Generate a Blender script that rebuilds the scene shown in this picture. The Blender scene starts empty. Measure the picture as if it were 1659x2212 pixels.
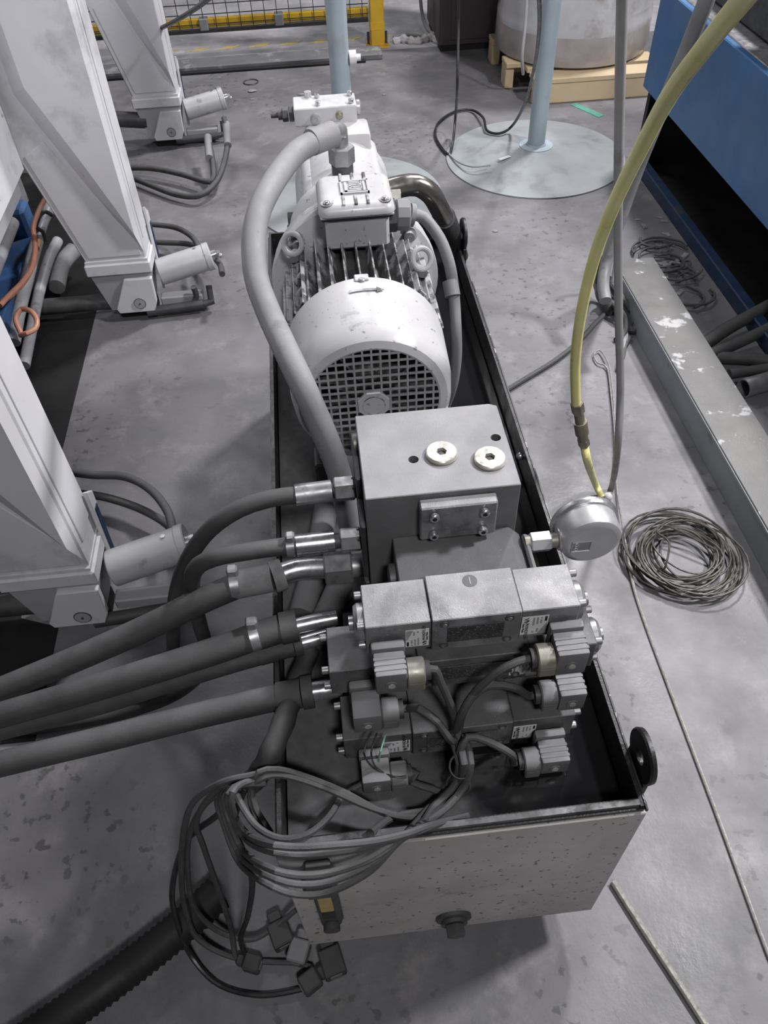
import bpy, bmesh, math, random
from mathutils import Vector as V, Matrix
random.seed(7)
R = math.radians
scene = bpy.context.scene
col = scene.collection

# ------------------------------------------------------------------ camera
FPX = 1690.48
CAM = V((0.1375, -0.3647, 1.6112))
YAW, PITCH, ROLL = R(4.094), R(48.097), R(-2.603)
FW = V((math.sin(YAW)*math.cos(PITCH), math.cos(YAW)*math.cos(PITCH), -math.sin(PITCH)))
_r0 = V((math.cos(YAW), -math.sin(YAW), 0)); _u0 = _r0.cross(FW)
RT = _r0*math.cos(ROLL) + _u0*math.sin(ROLL)
UP = -_r0*math.sin(ROLL) + _u0*math.cos(ROLL)
cd = bpy.data.cameras.new('camera'); cam = bpy.data.objects.new('camera', cd); col.objects.link(cam)
cam.matrix_world = Matrix(((RT.x, UP.x, -FW.x, CAM.x), (RT.y, UP.y, -FW.y, CAM.y), (RT.z, UP.z, -FW.z, CAM.z), (0, 0, 0, 1)))
cd.sensor_fit = 'HORIZONTAL'; cd.sensor_width = 36.0; cd.lens = 36.0*FPX/1659.0; cd.clip_start = 0.01; cd.clip_end = 100
scene.camera = cam

# ------------------------------------------------------------------ world, lamps, exposure
w = bpy.data.worlds.new('hall_air'); scene.world = w; w.use_nodes = True
w.node_tree.nodes['Background'].inputs[0].default_value = (0.80, 0.84, 1.0, 1)
w.node_tree.nodes['Background'].inputs[1].default_value = 0.02
def lamp(name, loc, target, sx, sy, power, color=(1, 1, 1)):
    l = bpy.data.lights.new(name, 'AREA'); l.shape = 'RECTANGLE'; l.size = sx; l.size_y = sy; l.energy = power; l.color = color
    o = bpy.data.objects.new(name, l); col.objects.link(o); o.location = loc
    o.rotation_euler = (V(target)-V(loc)).to_track_quat('-Z', 'Y').to_euler(); return o
lamp('hall_lamp', (2.6, 4.2, 4.8), (0.2, 0.9, 0.3), 0.5, 0.4, 290, (1.0, 0.985, 1.0))
lamp('hall_lamp', (2.9, 0.9, 3.5), (0.2, 0.5, 0.2), 0.4, 0.3, 165, (1.0, 0.985, 1.0))
lamp('hall_lamp', (-0.2, 6.2, 5.4), (0.0, 3.6, 0), 1.6, 0.5, 110, (0.97, 0.98, 1.0))
lamp('hall_lamp', (0.7, -2.3, 4.3), (0.0, 1.2, 0.5), 0.6, 0.4, 88, (1.0, 0.985, 0.98))
scene.view_settings.view_transform = 'Standard'
scene.view_settings.look = 'None'
scene.view_settings.exposure = 0.0
scene.view_settings.gamma = 1.0
scene.view_settings.use_curve_mapping = False

# ------------------------------------------------------------------ helpers
def ray(px, py): return FW*FPX + RT*(px-829.5) - UP*(py-1106.0)
def P(px, py, z=None, y=None, x=None):
    """point of the place seen at a photo pixel, at a known height / depth / side plane"""
    d = ray(px, py)
    if z is not None: return CAM + d*((z-CAM.z)/d.z)
    if y is not None: return CAM + d*((y-CAM.y)/d.y)
    return CAM + d*((x-CAM.x)/d.x)

def thing(name, label, cat, loc, group=None):
    o = bpy.data.objects.new(name, None); col.objects.link(o); o.location = loc; o.empty_display_size = 0.05
    o['label'] = label; o['category'] = cat
    if group: o['group'] = group
    return o
def tag(o, label, cat, group=None):
    o['label'] = label; o['category'] = cat
    if group: o['group'] = group
    return o
def struct(o):
    o['kind'] = 'structure'; return o

def catmull(pts, step=0.012):
    pts = [V(p) for p in pts]
    if len(pts) < 3: return pts
    ext = [pts[0]*2-pts[1]] + pts + [pts[-1]*2-pts[-2]]
    out = []
    for i in range(1, len(ext)-2):
        p0, p1, p2, p3 = ext[i-1:i+3]
        n = max(2, int((p2-p1).length/step))
        for k in range(n):
            t = k/n
            out.append(0.5*((2*p1)+(p2-p0)*t+(2*p0-5*p1+4*p2-p3)*t*t+(3*p1-p0-3*p2+p3)*t**3))
    out.append(pts[-1]); return out

class M:
    """collects shapes into one mesh"""
    def __init__(s): s.bm = bmesh.new()
    def _merge(s, b2, m=None):
        if m is not None: bmesh.ops.transform(b2, matrix=m, verts=b2.verts)
        me = bpy.data.meshes.new('t'); b2.to_mesh(me); b2.free(); s.bm.from_mesh(me); bpy.data.meshes.remove(me); return s
    def box(s, lo, hi, bev=0.0, m=None, seg=1):
        b = bmesh.new(); bmesh.ops.create_cube(b, size=1)
        lo = V(lo); hi = V(hi)
        for v in b.verts:
            v.co = V(((lo.x+hi.x)/2+v.co.x*(hi.x-lo.x), (lo.y+hi.y)/2+v.co.y*(hi.y-lo.y), (lo.z+hi.z)/2+v.co.z*(hi.z-lo.z)))
        if bev: bmesh.ops.bevel(b, geom=list(b.edges), offset=bev, segments=seg, affect='EDGES', profile=0.5)
        return s._merge(b, m)
    def prism(s, poly, vec, bev=0.0):
        b = bmesh.new(); vec = V(vec)
        bot = [b.verts.new(V(p)) for p in poly]; top = [b.verts.new(V(p)+vec) for p in poly]
        b.faces.new(bot[::-1]); b.faces.new(top); n = len(poly)
        for i in range(n): b.faces.new((bot[i], bot[(i+1) % n], top[(i+1) % n], top[i]))
        bmesh.ops.recalc_face_normals(b, faces=b.faces)
        if bev: bmesh.ops.bevel(b, geom=list(b.edges), offset=bev, segments=1, affect='EDGES')
        return s._merge(b)
    def loft(s, a, c):
        b = bmesh.new(); va = [b.verts.new(V(p)) for p in a]; vc = [b.verts.new(V(p)) for p in c]
        b.faces.new(va[::-1]); b.faces.new(vc); n = len(a)
        for i in range(n): b.faces.new((va[i], va[(i+1) % n], vc[(i+1) % n], vc[i]))
        bmesh.ops.recalc_face_normals(b, faces=b.faces)
        return s._merge(b)
    def lathe(s, o, axis, prof, n=28, rot=0.0, closed=False):
        o = V(o); a = V(axis).normalized(); t = a.orthogonal().normalized()
        if abs(a.z) < 0.9: t = (V((0, 0, 1)) - a*a.z).normalized()
        u = a.cross(t); b = bmesh.new(); rings = []
        for r, h in prof:
            if r < 1e-6: rings.append([b.verts.new(o+a*h)])
            else: rings.append([b.verts.new(o+a*h+(t*math.cos(rot+2*math.pi*i/n)+u*math.sin(rot+2*math.pi*i/n))*r) for i in range(n)])
        prs = list(zip(rings, rings[1:]))
        if closed: prs.append((rings[-1], rings[0]))
        for A, B in prs:
            for i in range(n):
                j = (i+1) % n
                if len(A) == 1 and len(B) == 1: continue
                if len(A) == 1: b.faces.new((A[0], B[i], B[j]))
                elif len(B) == 1: b.faces.new((A[i], B[0], A[j]))
                else: b.faces.new((A[i], B[i], B[j], A[j]))
        if not closed:
            for rg in (rings[0], rings[-1]):
                if len(rg) > 1: b.faces.new(rg)
        bmesh.ops.recalc_face_normals(b, faces=b.faces)
        return s._merge(b)
    def cyl(s, p, q, r, r2=None, n=24, ch=0.0, rot=0.0):
        p = V(p); q = V(q); L = (q-p).length; r2 = r if r2 is None else r2
        pr = [(r, 0), (r2, L)] if not ch else [(r-ch, 0), (r, ch), (r2, L-ch), (r2-ch, L)]
        return s.lathe(p, q-p, pr, n, rot)
    def hexa(s, p, q, r, rot=0.0): return s.cyl(p, q, r, n=6, ch=r*0.10, rot=rot)
    def torus(s, o, axis, Rr, r, n=28, k=10):
        return s.lathe(o, axis, [(Rr+r*math.cos(2*math.pi*i/k), r*math.sin(2*math.pi*i/k)) for i in range(k)], n, closed=True)
    def tube(s, pts, r, n=10, step=0.012, raw=False, r2=None, wob=0.0):
        c = [V(p) for p in pts] if raw else catmull(pts, step)
        b = bmesh.new(); rings = []; t = (c[1]-c[0]).normalized(); nv = t.orthogonal().normalized(); m = len(c)
        for i, p in enumerate(c):
            d = ((c[min(i+1, m-1)]-c[max(i-1, 0)])).normalized()
            q = t.rotation_difference(d); nv = q @ nv; t = d
            bi = t.cross(nv); rr = r if r2 is None else r+(r2-r)*i/(m-1)
            if wob: rr *= 1+wob*math.sin(i*1.7)
            rings.append([b.verts.new(p+(nv*math.cos(2*math.pi*k/n)+bi*math.sin(2*math.pi*k/n))*rr) for k in range(n)])
        for A, B in zip(rings, rings[1:]):
            for k in range(n): b.faces.new((A[k], A[(k+1) % n], B[(k+1) % n], B[k]))
        b.faces.new(rings[0][::-1]); b.faces.new(rings[-1])
        bmesh.ops.recalc_face_normals(b, faces=b.faces)
        return s._merge(b)
    def sphere(s, o, r, sc=(1, 1, 1), n=16):
        b = bmesh.new(); bmesh.ops.create_uvsphere(b, u_segments=n, v_segments=n//2, radius=r)
        for v in b.verts: v.co = V((v.co.x*sc[0]+o[0], v.co.y*sc[1]+o[1], v.co.z*sc[2]+o[2]))
        return s._merge(b)
    def done(s, name, mat, parent=None, smooth=True, ang=35):
        me = bpy.data.meshes.new(name); s.bm.to_mesh(me); s.bm.free()
        o = bpy.data.objects.new(name, me); col.objects.link(o); me.materials.append(MT[mat])
        if smooth:
            me.shade_smooth(); me.set_sharp_from_angle(angle=R(ang))
        if parent is not None:
            o.parent = parent
            if parent.type == 'EMPTY': o.matrix_parent_inverse = Matrix.Translation(parent.location).inverted()
        return o

def copy_tree(o, parent=None, delta=None):
    c = o.copy(); col.objects.link(c)
    if parent is not None: c.parent = parent
    if delta is not None: c.location = c.location+V(delta)
    for ch in list(o.children): copy_tree(ch, c)
    return c

def lettering(name, s, size, origin, xdir, ydir, mat, parent, ext=0.0002, align='LEFT'):
    cu = bpy.data.curves.new('t', 'FONT'); cu.body = s; cu.size = size; cu.extrude = ext; cu.align_x = align; cu.resolution_u = 2
    ob = bpy.data.objects.new('t', cu); col.objects.link(ob)
    me = bpy.data.meshes.new_from_object(ob.evaluated_get(bpy.context.evaluated_depsgraph_get()))
    bpy.data.objects.remove(ob); bpy.data.curves.remove(cu)
    x = V(xdir).normalized(); y = V(ydir).normalized(); z = x.cross(y); o_ = V(origin)
    me.transform(Matrix(((x.x, y.x, z.x, o_.x), (x.y, y.y, z.y, o_.y), (x.z, y.z, z.z, o_.z), (0, 0, 0, 1))))
    me.materials.clear(); me.materials.append(MT[mat]); me.name = name
    o = bpy.data.objects.new(name, me); col.objects.link(o)
    o.parent = parent
    if parent.type == 'EMPTY': o.matrix_parent_inverse = Matrix.Translation(parent.location).inverted()
    return o

# ------------------------------------------------------------------ materials
MT = {}
def mat(name, c, c2=None, scale=9.0, rough=0.5, metal=0.0, dirt=None, dscale=5.0, dthr=0.58, dsoft=0.08, damt=0.8,
        bump=0.0, bscale=120.0, dust=0.0, dustc=(0.30, 0.30, 0.32), spec=0.5, rvar=0.12, speck=None, sscale=90.0, sthr=0.68, alpha=1.0, trans=0.0, emit=None):
    m = bpy.data.materials.new(name); m.use_nodes = True; nt = m.node_tree; N = nt.nodes; L = nt.links
    bs = N['Principled BSDF']; MT[name] = m
    tc = N.new('ShaderNodeTexCoord')
    def noise(sc, det=4.0, rough_=0.6):
        n = N.new('ShaderNodeTexNoise'); n.inputs['Scale'].default_value = sc; n.inputs['Detail'].default_value = det; n.inputs['Roughness'].default_value = rough_
        L.new(tc.outputs['Object'], n.inputs['Vector']); return n.outputs['Fac']
    def rng(x, a, b, lo=0.0, hi=1.0):
        n = N.new('ShaderNodeMapRange'); L.new(x, n.inputs[0]); n.inputs[1].default_value = a; n.inputs[2].default_value = b; n.inputs[3].default_value = lo; n.inputs[4].default_value = hi; return n.outputs[0]
    def mixc(f, a, b):
        n = N.new('ShaderNodeMix'); n.data_type = 'RGBA'
        if isinstance(f, float): n.inputs[0].default_value = f
        else: L.new(f, n.inputs[0])
        for k, v in ((6, a), (7, b)):
            if isinstance(v, tuple): n.inputs[k].default_value = (*v, 1)
            else: L.new(v, n.inputs[k])
        return n.outputs[2]
    c2 = c2 or tuple(x*0.8 for x in c)
    base = mixc(rng(noise(scale), 0.35, 0.65), c, c2)
    rf = rng(noise(scale*2.3), 0.3, 0.7, max(rough-rvar, 0.03), min(rough+rvar, 1))
    if speck: base = mixc(rng(noise(sscale, 2.0), sthr, sthr+0.04), base, speck)
    if dirt: base = mixc(rng(noise(dscale, 6.0, 0.65), dthr, dthr+dsoft, 0, damt), base, dirt)
    if dust:
        g = N.new('ShaderNodeNewGeometry'); sx = N.new('ShaderNodeSeparateXYZ'); L.new(g.outputs['Normal'], sx.inputs[0])
        up = rng(sx.outputs['Z'], 0.25, 0.95); mu = N.new('ShaderNodeMath'); mu.operation = 'MULTIPLY'; L.new(up, mu.inputs[0]); L.new(rng(noise(14.0, 5.0), 0.3, 0.62, dust*0.45, dust), mu.inputs[1])
        base = mixc(mu.outputs[0], base, dustc)
        ad = N.new('ShaderNodeMath'); ad.operation = 'ADD'; ad.use_clamp = True; L.new(rf, ad.inputs[0])
        m2 = N.new('ShaderNodeMath'); m2.operation = 'MULTIPLY'; L.new(mu.outputs[0], m2.inputs[0]); m2.inputs[1].default_value = 0.5; L.new(m2.outputs[0], ad.inputs[1]); rf = ad.outputs[0]
    L.new(base, bs.inputs['Base Color']); L.new(rf, bs.inputs['Roughness'])
    bs.inputs['Metallic'].default_value = metal; bs.inputs['Specular IOR Level'].default_value = spec
    if trans: bs.inputs['Transmission Weight'].default_value = trans
    if alpha < 1: bs.inputs['Alpha'].default_value = alpha
    if bump:
        bp = N.new('ShaderNodeBump'); bp.inputs['Strength'].default_value = bump; bp.inputs['Distance'].default_value = 0.002
        L.new(noise(bscale, 3.0), bp.inputs['Height']); L.new(bp.outputs[0], bs.inputs['Normal'])
    return m
G = lambda v, b=0.03: (v, v*0.995, v*(1+b))
mat('motor_paint', G(.50), G(.42), 7, .34, dirt=G(.26), dscale=16, dthr=.61, dsoft=.04, damt=.5, speck=G(.24), sscale=95, sthr=.665, spec=.5)
mat('motor_paint_dirty', G(.47), G(.30), 16, .36, dirt=G(.05), dscale=24, dthr=.50, damt=.9)
mat('grille_metal', G(.50), G(.36), 30, .35, metal=.3)
mat('block_steel', G(.20), G(.155), 8, .46, metal=.35, speck=G(.42), sscale=240, sthr=.72, bump=.25, bscale=600, dust=.85, dustc=G(.36), dirt=G(.09), dscale=5, dthr=.66, damt=.4)
mat('module_steel', G(.13), G(.08), 18, .55, metal=.3, speck=G(.30), sscale=280, sthr=.70, bump=.4, bscale=500, dust=.8, dustc=G(.17), dirt=G(.05), dscale=7, dthr=.6)
mat('valve_steel', G(.29), G(.17), 16, .36, metal=.45, speck=G(.5), sscale=330, sthr=.69, bump=.2, bscale=500, dust=.55, dustc=G(.27), dirt=G(.07), dscale=8, dthr=.60, damt=.7)
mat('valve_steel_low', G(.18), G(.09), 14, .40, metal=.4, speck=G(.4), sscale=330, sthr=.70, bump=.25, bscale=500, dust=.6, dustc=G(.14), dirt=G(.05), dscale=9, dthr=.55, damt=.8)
mat('bright_steel', G(.62), G(.45), 20, .28, metal=.85, dirt=G(.15), dscale=22, dthr=.62, damt=.6)
mat('dull_steel', G(.36), G(.26), 20, .40, metal=.6, dirt=G(.08), dscale=18, dthr=.58, damt=.7)
mat('dark_steel', G(.10), G(.06), 20, .50, metal=.4, dust=.4, dustc=G(.14))
mat('zinc_plug', (.66, .645, .58), (.52, .51, .47), 40, .30, metal=.5)
mat('zinc_yellow', (.30, .285, .225), (.22, .21, .175), 30, .40, metal=.5, dust=.3)
mat('hole_dark', G(.012), G(.008), 10, .7)
mat('rubber_dusty', G(.055), G(.038), 12, .55, dust=.6, dustc=G(.105), bump=.15, bscale=300)
mat('rubber_grey', G(.24), G(.19), 10, .6, dust=.25, dustc=G(.28), dirt=G(.12), dscale=9, dthr=.6, bump=.15, bscale=400)
mat('cable_dusty', G(.06), G(.04), 30, .55, dust=.7, dustc=G(.115), bump=.4, bscale=900)
mat('cable_black', G(.025), G(.015), 30, .4)
mat('plug_plastic', G(.14), G(.11), 20, .5, dust=.8, dustc=G(.25), bump=.15, bscale=700)
mat('plug_black', G(.05), G(.035), 20, .5, dust=.35, dustc=G(.10))
mat('label_white', G(.74, .02), G(.66, .02), 40, .35)
mat('label_grey', G(.34), G(.27), 60, .5)
mat('ink', G(.03), G(.02), 30, .5)
mat('plate_dark', G(.05), G(.03), 60, .4, speck=G(.16), sscale=380, sthr=.60)
mat('tank_cream', (.42, .41, .395), (.29, .28, .27), 4, .5, dirt=(.16, .155, .15), dscale=9, dthr=.60, damt=.6, speck=(.13, .125, .12), sscale=75, sthr=.62)
mat('tank_black', G(.014), G(.010), 12, .42, dirt=G(.05), dscale=14, dthr=.58, bump=.3, bscale=250)
mat('rim_edge', G(.20), G(.10), 30, .42, metal=.3, dirt=G(.03), dscale=20, dthr=.54)
mat('oily_black', G(.010), G(.007), 12, .10, rvar=.06)
mat('sight_yellow', (.42, .31, .09), (.32, .23, .06), 20, .25)
mat('white_paint', G(.64, .045), G(.57, .045), 3, .45, dirt=G(.30), dscale=3.4, dthr=.56, dsoft=.12, damt=.6, speck=G(.30), sscale=24, sthr=.74)
mat('grey_paint', G(.36, .04), G(.31, .04), 3, .5, dirt=G(.22), dscale=4, dthr=.60)
mat('cyl_paint', G(.44, .03), G(.36, .03), 8, .4, dirt=G(.16), dscale=9, dthr=.57, damt=.8, speck=(.05, .10, .25), sscale=9, sthr=.70)
mat('blue_dark', (.012, .032, .08), (.009, .024, .06), 8, .5, dirt=G(.05), dscale=9)
mat('blue_paint', (.045, .155, .36), (.045, .13, .28), 3.2, .42, dirt=(.11, .17, .26), dscale=2.2, dthr=.50, dsoft=.2, damt=.7)
mat('void_black', G(.008), G(.005), 5, .7)
mat('pipe_grey', G(.36, .06), G(.28, .06), 9, .4, dirt=G(.15), dscale=12)
mat('orange_cable', (.42, .19, .12), (.35, .16, .11), 20, .5)
mat('stand_grey', (.36, .43, .47), (.31, .37, .41), 4, .5, dirt=G(.30), dscale=6, dthr=.58, damt=.5)
mat('stand_disc', (.29, .31, .325), (.24, .26, .275), 5, .55, dirt=G(.17), dscale=5, dthr=.56, dsoft=.12, damt=.7)
mat('beam_steel', (.135, .132, .125), (.105, .103, .099), 5, .45, dirt=G(.42), dscale=11, dthr=.585, dsoft=.05, damt=.85, speck=G(.07), sscale=13, sthr=.76, bump=.15, bscale=200)
mat('beam_side', (.33, .36, .385), (.27, .30, .325), 5, .42, dirt=G(.15), dscale=9, dthr=.62, damt=.7)
mat('yellow_hose', (.78, .74, .33), (.70, .66, .28), 14, .45, dirt=(.25, .23, .12), dscale=14, dthr=.63, damt=.6)
mat('yellow_paint', (.72, .45, .03), (.60, .36, .03), 8, .42, dirt=(.10, .08, .04), dscale=14, dthr=.64, damt=.8)
mat('brass', (.30, .255, .20), (.20, .17, .14), 24, .45, metal=.5)
mat('grey_hose', G(.27), G(.22), 14, .5, dirt=G(.10), dscale=9)
mat('wire_steel', (.42, .41, .385), (.30, .29, .27), 90, .4, metal=.5)
mat('wire_rust', (.10, .09, .08), (.05, .045, .042), 40, .5, metal=.35)
mat('wood', (.60, .48, .31), (.53, .41, .26), 5, .65, dirt=(.34, .24, .14), dscale=6, dthr=.66)
mat('film', G(.62, .03), G(.50, .03), 5, .16, dirt=(.36, .32, .30), dscale=3, dthr=.55, rvar=.08)
mat('carton_brown', (.32, .27, .24), (.26, .21, .19), 4, .32)
mat('cabinet_brown', (.06, .040, .042), (.045, .033, .036), 3, .5)
mat('mesh_black', G(.03), G(.02), 30, .5)
mat('clip_grey', (.22, .24, .25), G(.18), 20, .5)
mat('debris', G(.30), G(.16), 40, .8)
mat('hazard_yellow', (.55, .44, .14), (.45, .37, .16), 14, .6, dirt=G(.30), dscale=18, dthr=.52)
mat('hazard_dark', G(.16), G(.20), 14, .6)
mat('mauve_paint', (.33, .22, .26), (.29, .20, .24), 8, .5)
mat('green_wire', (.20, .46, .33), (.15, .38, .27), 30, .5)
mat('green_strap', (.10, .34, .27), (.08, .26, .21), 30, .5)
mat('bright_gauge', G(.52), G(.44), 14, .32, metal=.45, dirt=G(.30), dscale=18, dthr=.62, damt=.5)
def lid_material():
    mat('lid', G(.014), G(.010), 10, .10, rvar=.05)
    m = MT['lid']; nt = m.node_tree; N = nt.nodes; L = nt.links; bs = N['Principled BSDF']
    tc = N.new('ShaderNodeTexCoord'); sp = N.new('ShaderNodeSeparateXYZ'); L.new(tc.outputs['Object'], sp.inputs[0])
    n = N.new('ShaderNodeTexNoise'); n.inputs['Scale'].default_value = 7; n.inputs['Detail'].default_value = 6; L.new(tc.outputs['Object'], n.inputs['Vector'])
    n2 = N.new('ShaderNodeTexNoise'); n2.inputs['Scale'].default_value = 60; n2.inputs['Detail'].default_value = 5; L.new(tc.outputs['Object'], n2.inputs['Vector'])
    # settled dust lies on the hose side of the tray, the far side is a film of oil
    ma = N.new('ShaderNodeMath'); ma.operation = 'MULTIPLY_ADD'; L.new(n.outputs['Fac'], ma.inputs[0]); ma.inputs[1].default_value = .45; L.new(sp.outputs['X'], ma.inputs[2])
    mr = N.new('ShaderNodeMapRange'); L.new(ma.outputs[0], mr.inputs[0]); mr.inputs[1].default_value = .36; mr.inputs[2].default_value = .50; mr.inputs[3].default_value = 1; mr.inputs[4].default_value = 0
    du = N.new('ShaderNodeMix'); du.data_type = 'RGBA'; L.new(n2.outputs['Fac'], du.inputs[0]); du.inputs[6].default_value = (.050, .049, .052, 1); du.inputs[7].default_value = (.125, .123, .127, 1)
    mx = N.new('ShaderNodeMix'); mx.data_type = 'RGBA'; L.new(mr.outputs[0], mx.inputs[0]); mx.inputs[6].default_value = (.010, .010, .011, 1); L.new(du.outputs[2], mx.inputs[7])
    L.new(mx.outputs[2], bs.inputs['Base Color'])
    rr = N.new('ShaderNodeMapRange'); L.new(mr.outputs[0], rr.inputs[0]); rr.inputs[3].default_value = .11; rr.inputs[4].default_value = .85; L.new(rr.outputs[0], bs.inputs['Roughness'])
    bp = N.new('ShaderNodeBump'); bp.inputs['Strength'].default_value = .25; bp.inputs['Distance'].default_value = .002; L.new(n2.outputs['Fac'], bp.inputs['Height'])
lid_material()
def cut(o, cutters):
    """real bored holes: subtract the cutter shapes from a mesh object"""
    me = bpy.data.meshes.new('c'); cutters.bm.to_mesh(me); cutters.bm.free()
    c = bpy.data.objects.new('c', me); col.objects.link(c)
    md = o.modifiers.new('b', 'BOOLEAN'); md.object = c; md.operation = 'DIFFERENCE'; md.solver = 'EXACT'
    dg = bpy.context.evaluated_depsgraph_get(); nm = bpy.data.meshes.new_from_object(o.evaluated_get(dg))
    o.modifiers.clear(); old = o.data; o.data = nm; nm.name = old.name
    bpy.data.objects.remove(c); bpy.data.meshes.remove(me)
    if not nm.materials: nm.materials.append(old.materials[0])
    nm.set_sharp_from_angle(angle=R(35))
mat('bright_block', G(.62), G(.55), 12, .35, metal=.3, dirt=G(.35), dscale=12, dthr=.6)
mat('suction_steel', (.30,.285,.27), (.20,.19,.18), 10, .24, metal=.8, dirt=G(.40), dscale=9, dthr=.60)
mat('lid_dust', G(.14), G(.10), 14, .8, dust=.6, dustc=G(.18), bump=.4, bscale=300)
mat('film_brown', (.30, .265, .25), (.40, .37, .36), 6, .18, rvar=.08)
mat('socket_dark', (.045, .038, .030), (.03, .026, .02), 40, .5)
mat('rim_scratch', G(.03), G(.02), 20, .4, dirt=G(.35), dscale=30, dthr=.60, dsoft=.03)
mat('curb_grey', G(.17), G(.13), 6, .6, dirt=G(.30), dscale=9, dthr=.58)
mat('motor_frame_dark', G(.09), G(.03), 22, .45, dirt=G(.04), dscale=14, dthr=.5)  # frame under the fins, much darker than the fin paint
mat('blue_mid', (.035, .10, .24), (.03, .075, .18), 8, .5, dirt=G(.08), dscale=9)
# ------------------------------------------------------------------ concrete floor
def concrete(name, tone, stain):
    m = bpy.data.materials.new(name); m.use_nodes = True; nt = m.node_tree; N = nt.nodes; L = nt.links; bs = N['Principled BSDF']; MT[name] = m
    tc = N.new('ShaderNodeTexCoord')
    def noise(sc, det=5, rg=.6, dist=0):
        n = N.new('ShaderNodeTexNoise'); n.inputs['Scale'].default_value = sc; n.inputs['Detail'].default_value = det; n.inputs['Roughness'].default_value = rg; n.inputs['Distortion'].default_value = dist
        L.new(tc.outputs['Object'], n.inputs['Vector']); return n.outputs['Fac']
    def rng(x, a, b, lo=0., hi=1.):
        n = N.new('ShaderNodeMapRange'); L.new(x, n.inputs[0])
        for k, v in enumerate((a, b, lo, hi)): n.inputs[k+1].default_value = v
        return n.outputs[0]
    def mixc(f, a, b):
        n = N.new('ShaderNodeMix'); n.data_type = 'RGBA'; L.new(f, n.inputs[0])
        for k, v in ((6, a), (7, b)):
            if isinstance(v, tuple): n.inputs[k].default_value = (*v, 1)
            else: L.new(v, n.inputs[k])
        return n.outputs[2]
    t = tone
    c = mixc(rng(noise(1.3, 4), .38, .62), (t*.92, t*.90, t*.97), (t*1.08, t*1.05, t*1.13))
    c = mixc(rng(noise(4.5, 6), .42, .66, 0, .8), c, (t*.66, t*.65, t*.68))
    c = mixc(rng(noise(8, 7, .7), .53, .68, 0, .65), c, (t*1.45, t*1.39, t*1.43))
    c = mixc(rng(noise(2.1, 5, .6, .5), .60, .68, 0, .5), c, (t*.66, t*.655, t*.64))
    sp_ = rng(noise(1.6, 3), .50, .60); s1 = rng(noise(36, 3, .5), .60, .64, 0, stain)
    mu = N.new('ShaderNodeMath'); mu.operation = 'MULTIPLY'; L.new(sp_, mu.inputs[0]); L.new(s1, mu.inputs[1])
    c = mixc(mu.outputs[0], c, (t*.45, t*.45, t*.46))
    c = mixc(rng(noise(22, 3), .70, .75, 0, stain*.6), c, (t*.42, t*.42, t*.43))
    c = mixc(rng(noise(130, 2), .66, .74, 0, .5), c, (t*.6, t*.6, t*.6))
    L.new(c, bs.inputs['Base Color'])
    L.new(rng(noise(3.5, 5), .35, .68, .38, .72), bs.inputs['Roughness'])
    bp = N.new('ShaderNodeBump'); bp.inputs['Strength'].default_value = .22; bp.inputs['Distance'].default_value = .003
    L.new(noise(85, 4), bp.inputs['Height']); L.new(bp.outputs[0], bs.inputs['Normal'])
concrete('concrete', .165, .8)
concrete('concrete_light', .38, .15)
struct(M().box((-5, -4, -.05), (5, 10, 0)).done('floor', 'concrete', smooth=False))

# low curb strip with worn hazard dashes, and the paler bay behind it
curb = M().box((-2.4, 4.55, 0), (.60, 4.70, .03), .004).done('trim_1', 'curb_grey'); struct(curb)
M().box((-2.4, 4.515, 0), (.50, 4.549, .014), .003).done('ledge_shadow_strip', 'void_black', curb)  # black strip drawn in place of the shadow line under the ledge
for i in range(9):
    x = -.92+i*.185
    M().prism([(x, 4.90, .001), (x+.085, 4.90, .001), (x+.15, 4.955, .001), (x+.065, 4.955, .001)], (0, 0, .0015)).done('tape_dash', 'hazard_yellow', curb, smooth=False)
slab = struct(M().box((-2.4, 4.70, -.02), (4.0, 9.5, .0008)).done('bay_slab', 'concrete_light', smooth=False))  # pale floor slab of the bay beyond the curb

# ------------------------------------------------------------------ oil tank
W = .5; TL = 1.62; ZT = .56; ZB = .098; ZL = .497
tk = thing('oil_tank', 'long steel oil tank with oily black drip tray top and dirty cream end panel', 'tank', (.25, .8, 0))
fp = M().box((0, 0, ZB), (W, .006, ZT-.014), .0015).done('front_panel', 'tank_cream', tk)
M().box((0, .006, ZB), (.006, TL, ZT-.016)).done('side_panel', 'tank_black', tk)
M().box((W-.006, .006, ZB), (W, TL, ZT-.016)).done('side_panel', 'tank_black', tk)
M().box((.006, TL-.006, ZB), (W-.006, TL, ZT-.016)).done('back_panel', 'tank_black', tk)
M().box((.006, .006, ZB), (W-.006, TL-.006, ZB+.006)).done('bottom_panel', 'tank_black', tk)
for x in (.05, W-.13):
    for y in (.06, TL-.16):
        M().box((x, y, 0), (x+.08, y+.10, .006), .001).box((x+.01, y+.03, .006), (x+.07, y+.07, ZB)).done('foot', 'tank_black', tk)
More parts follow.
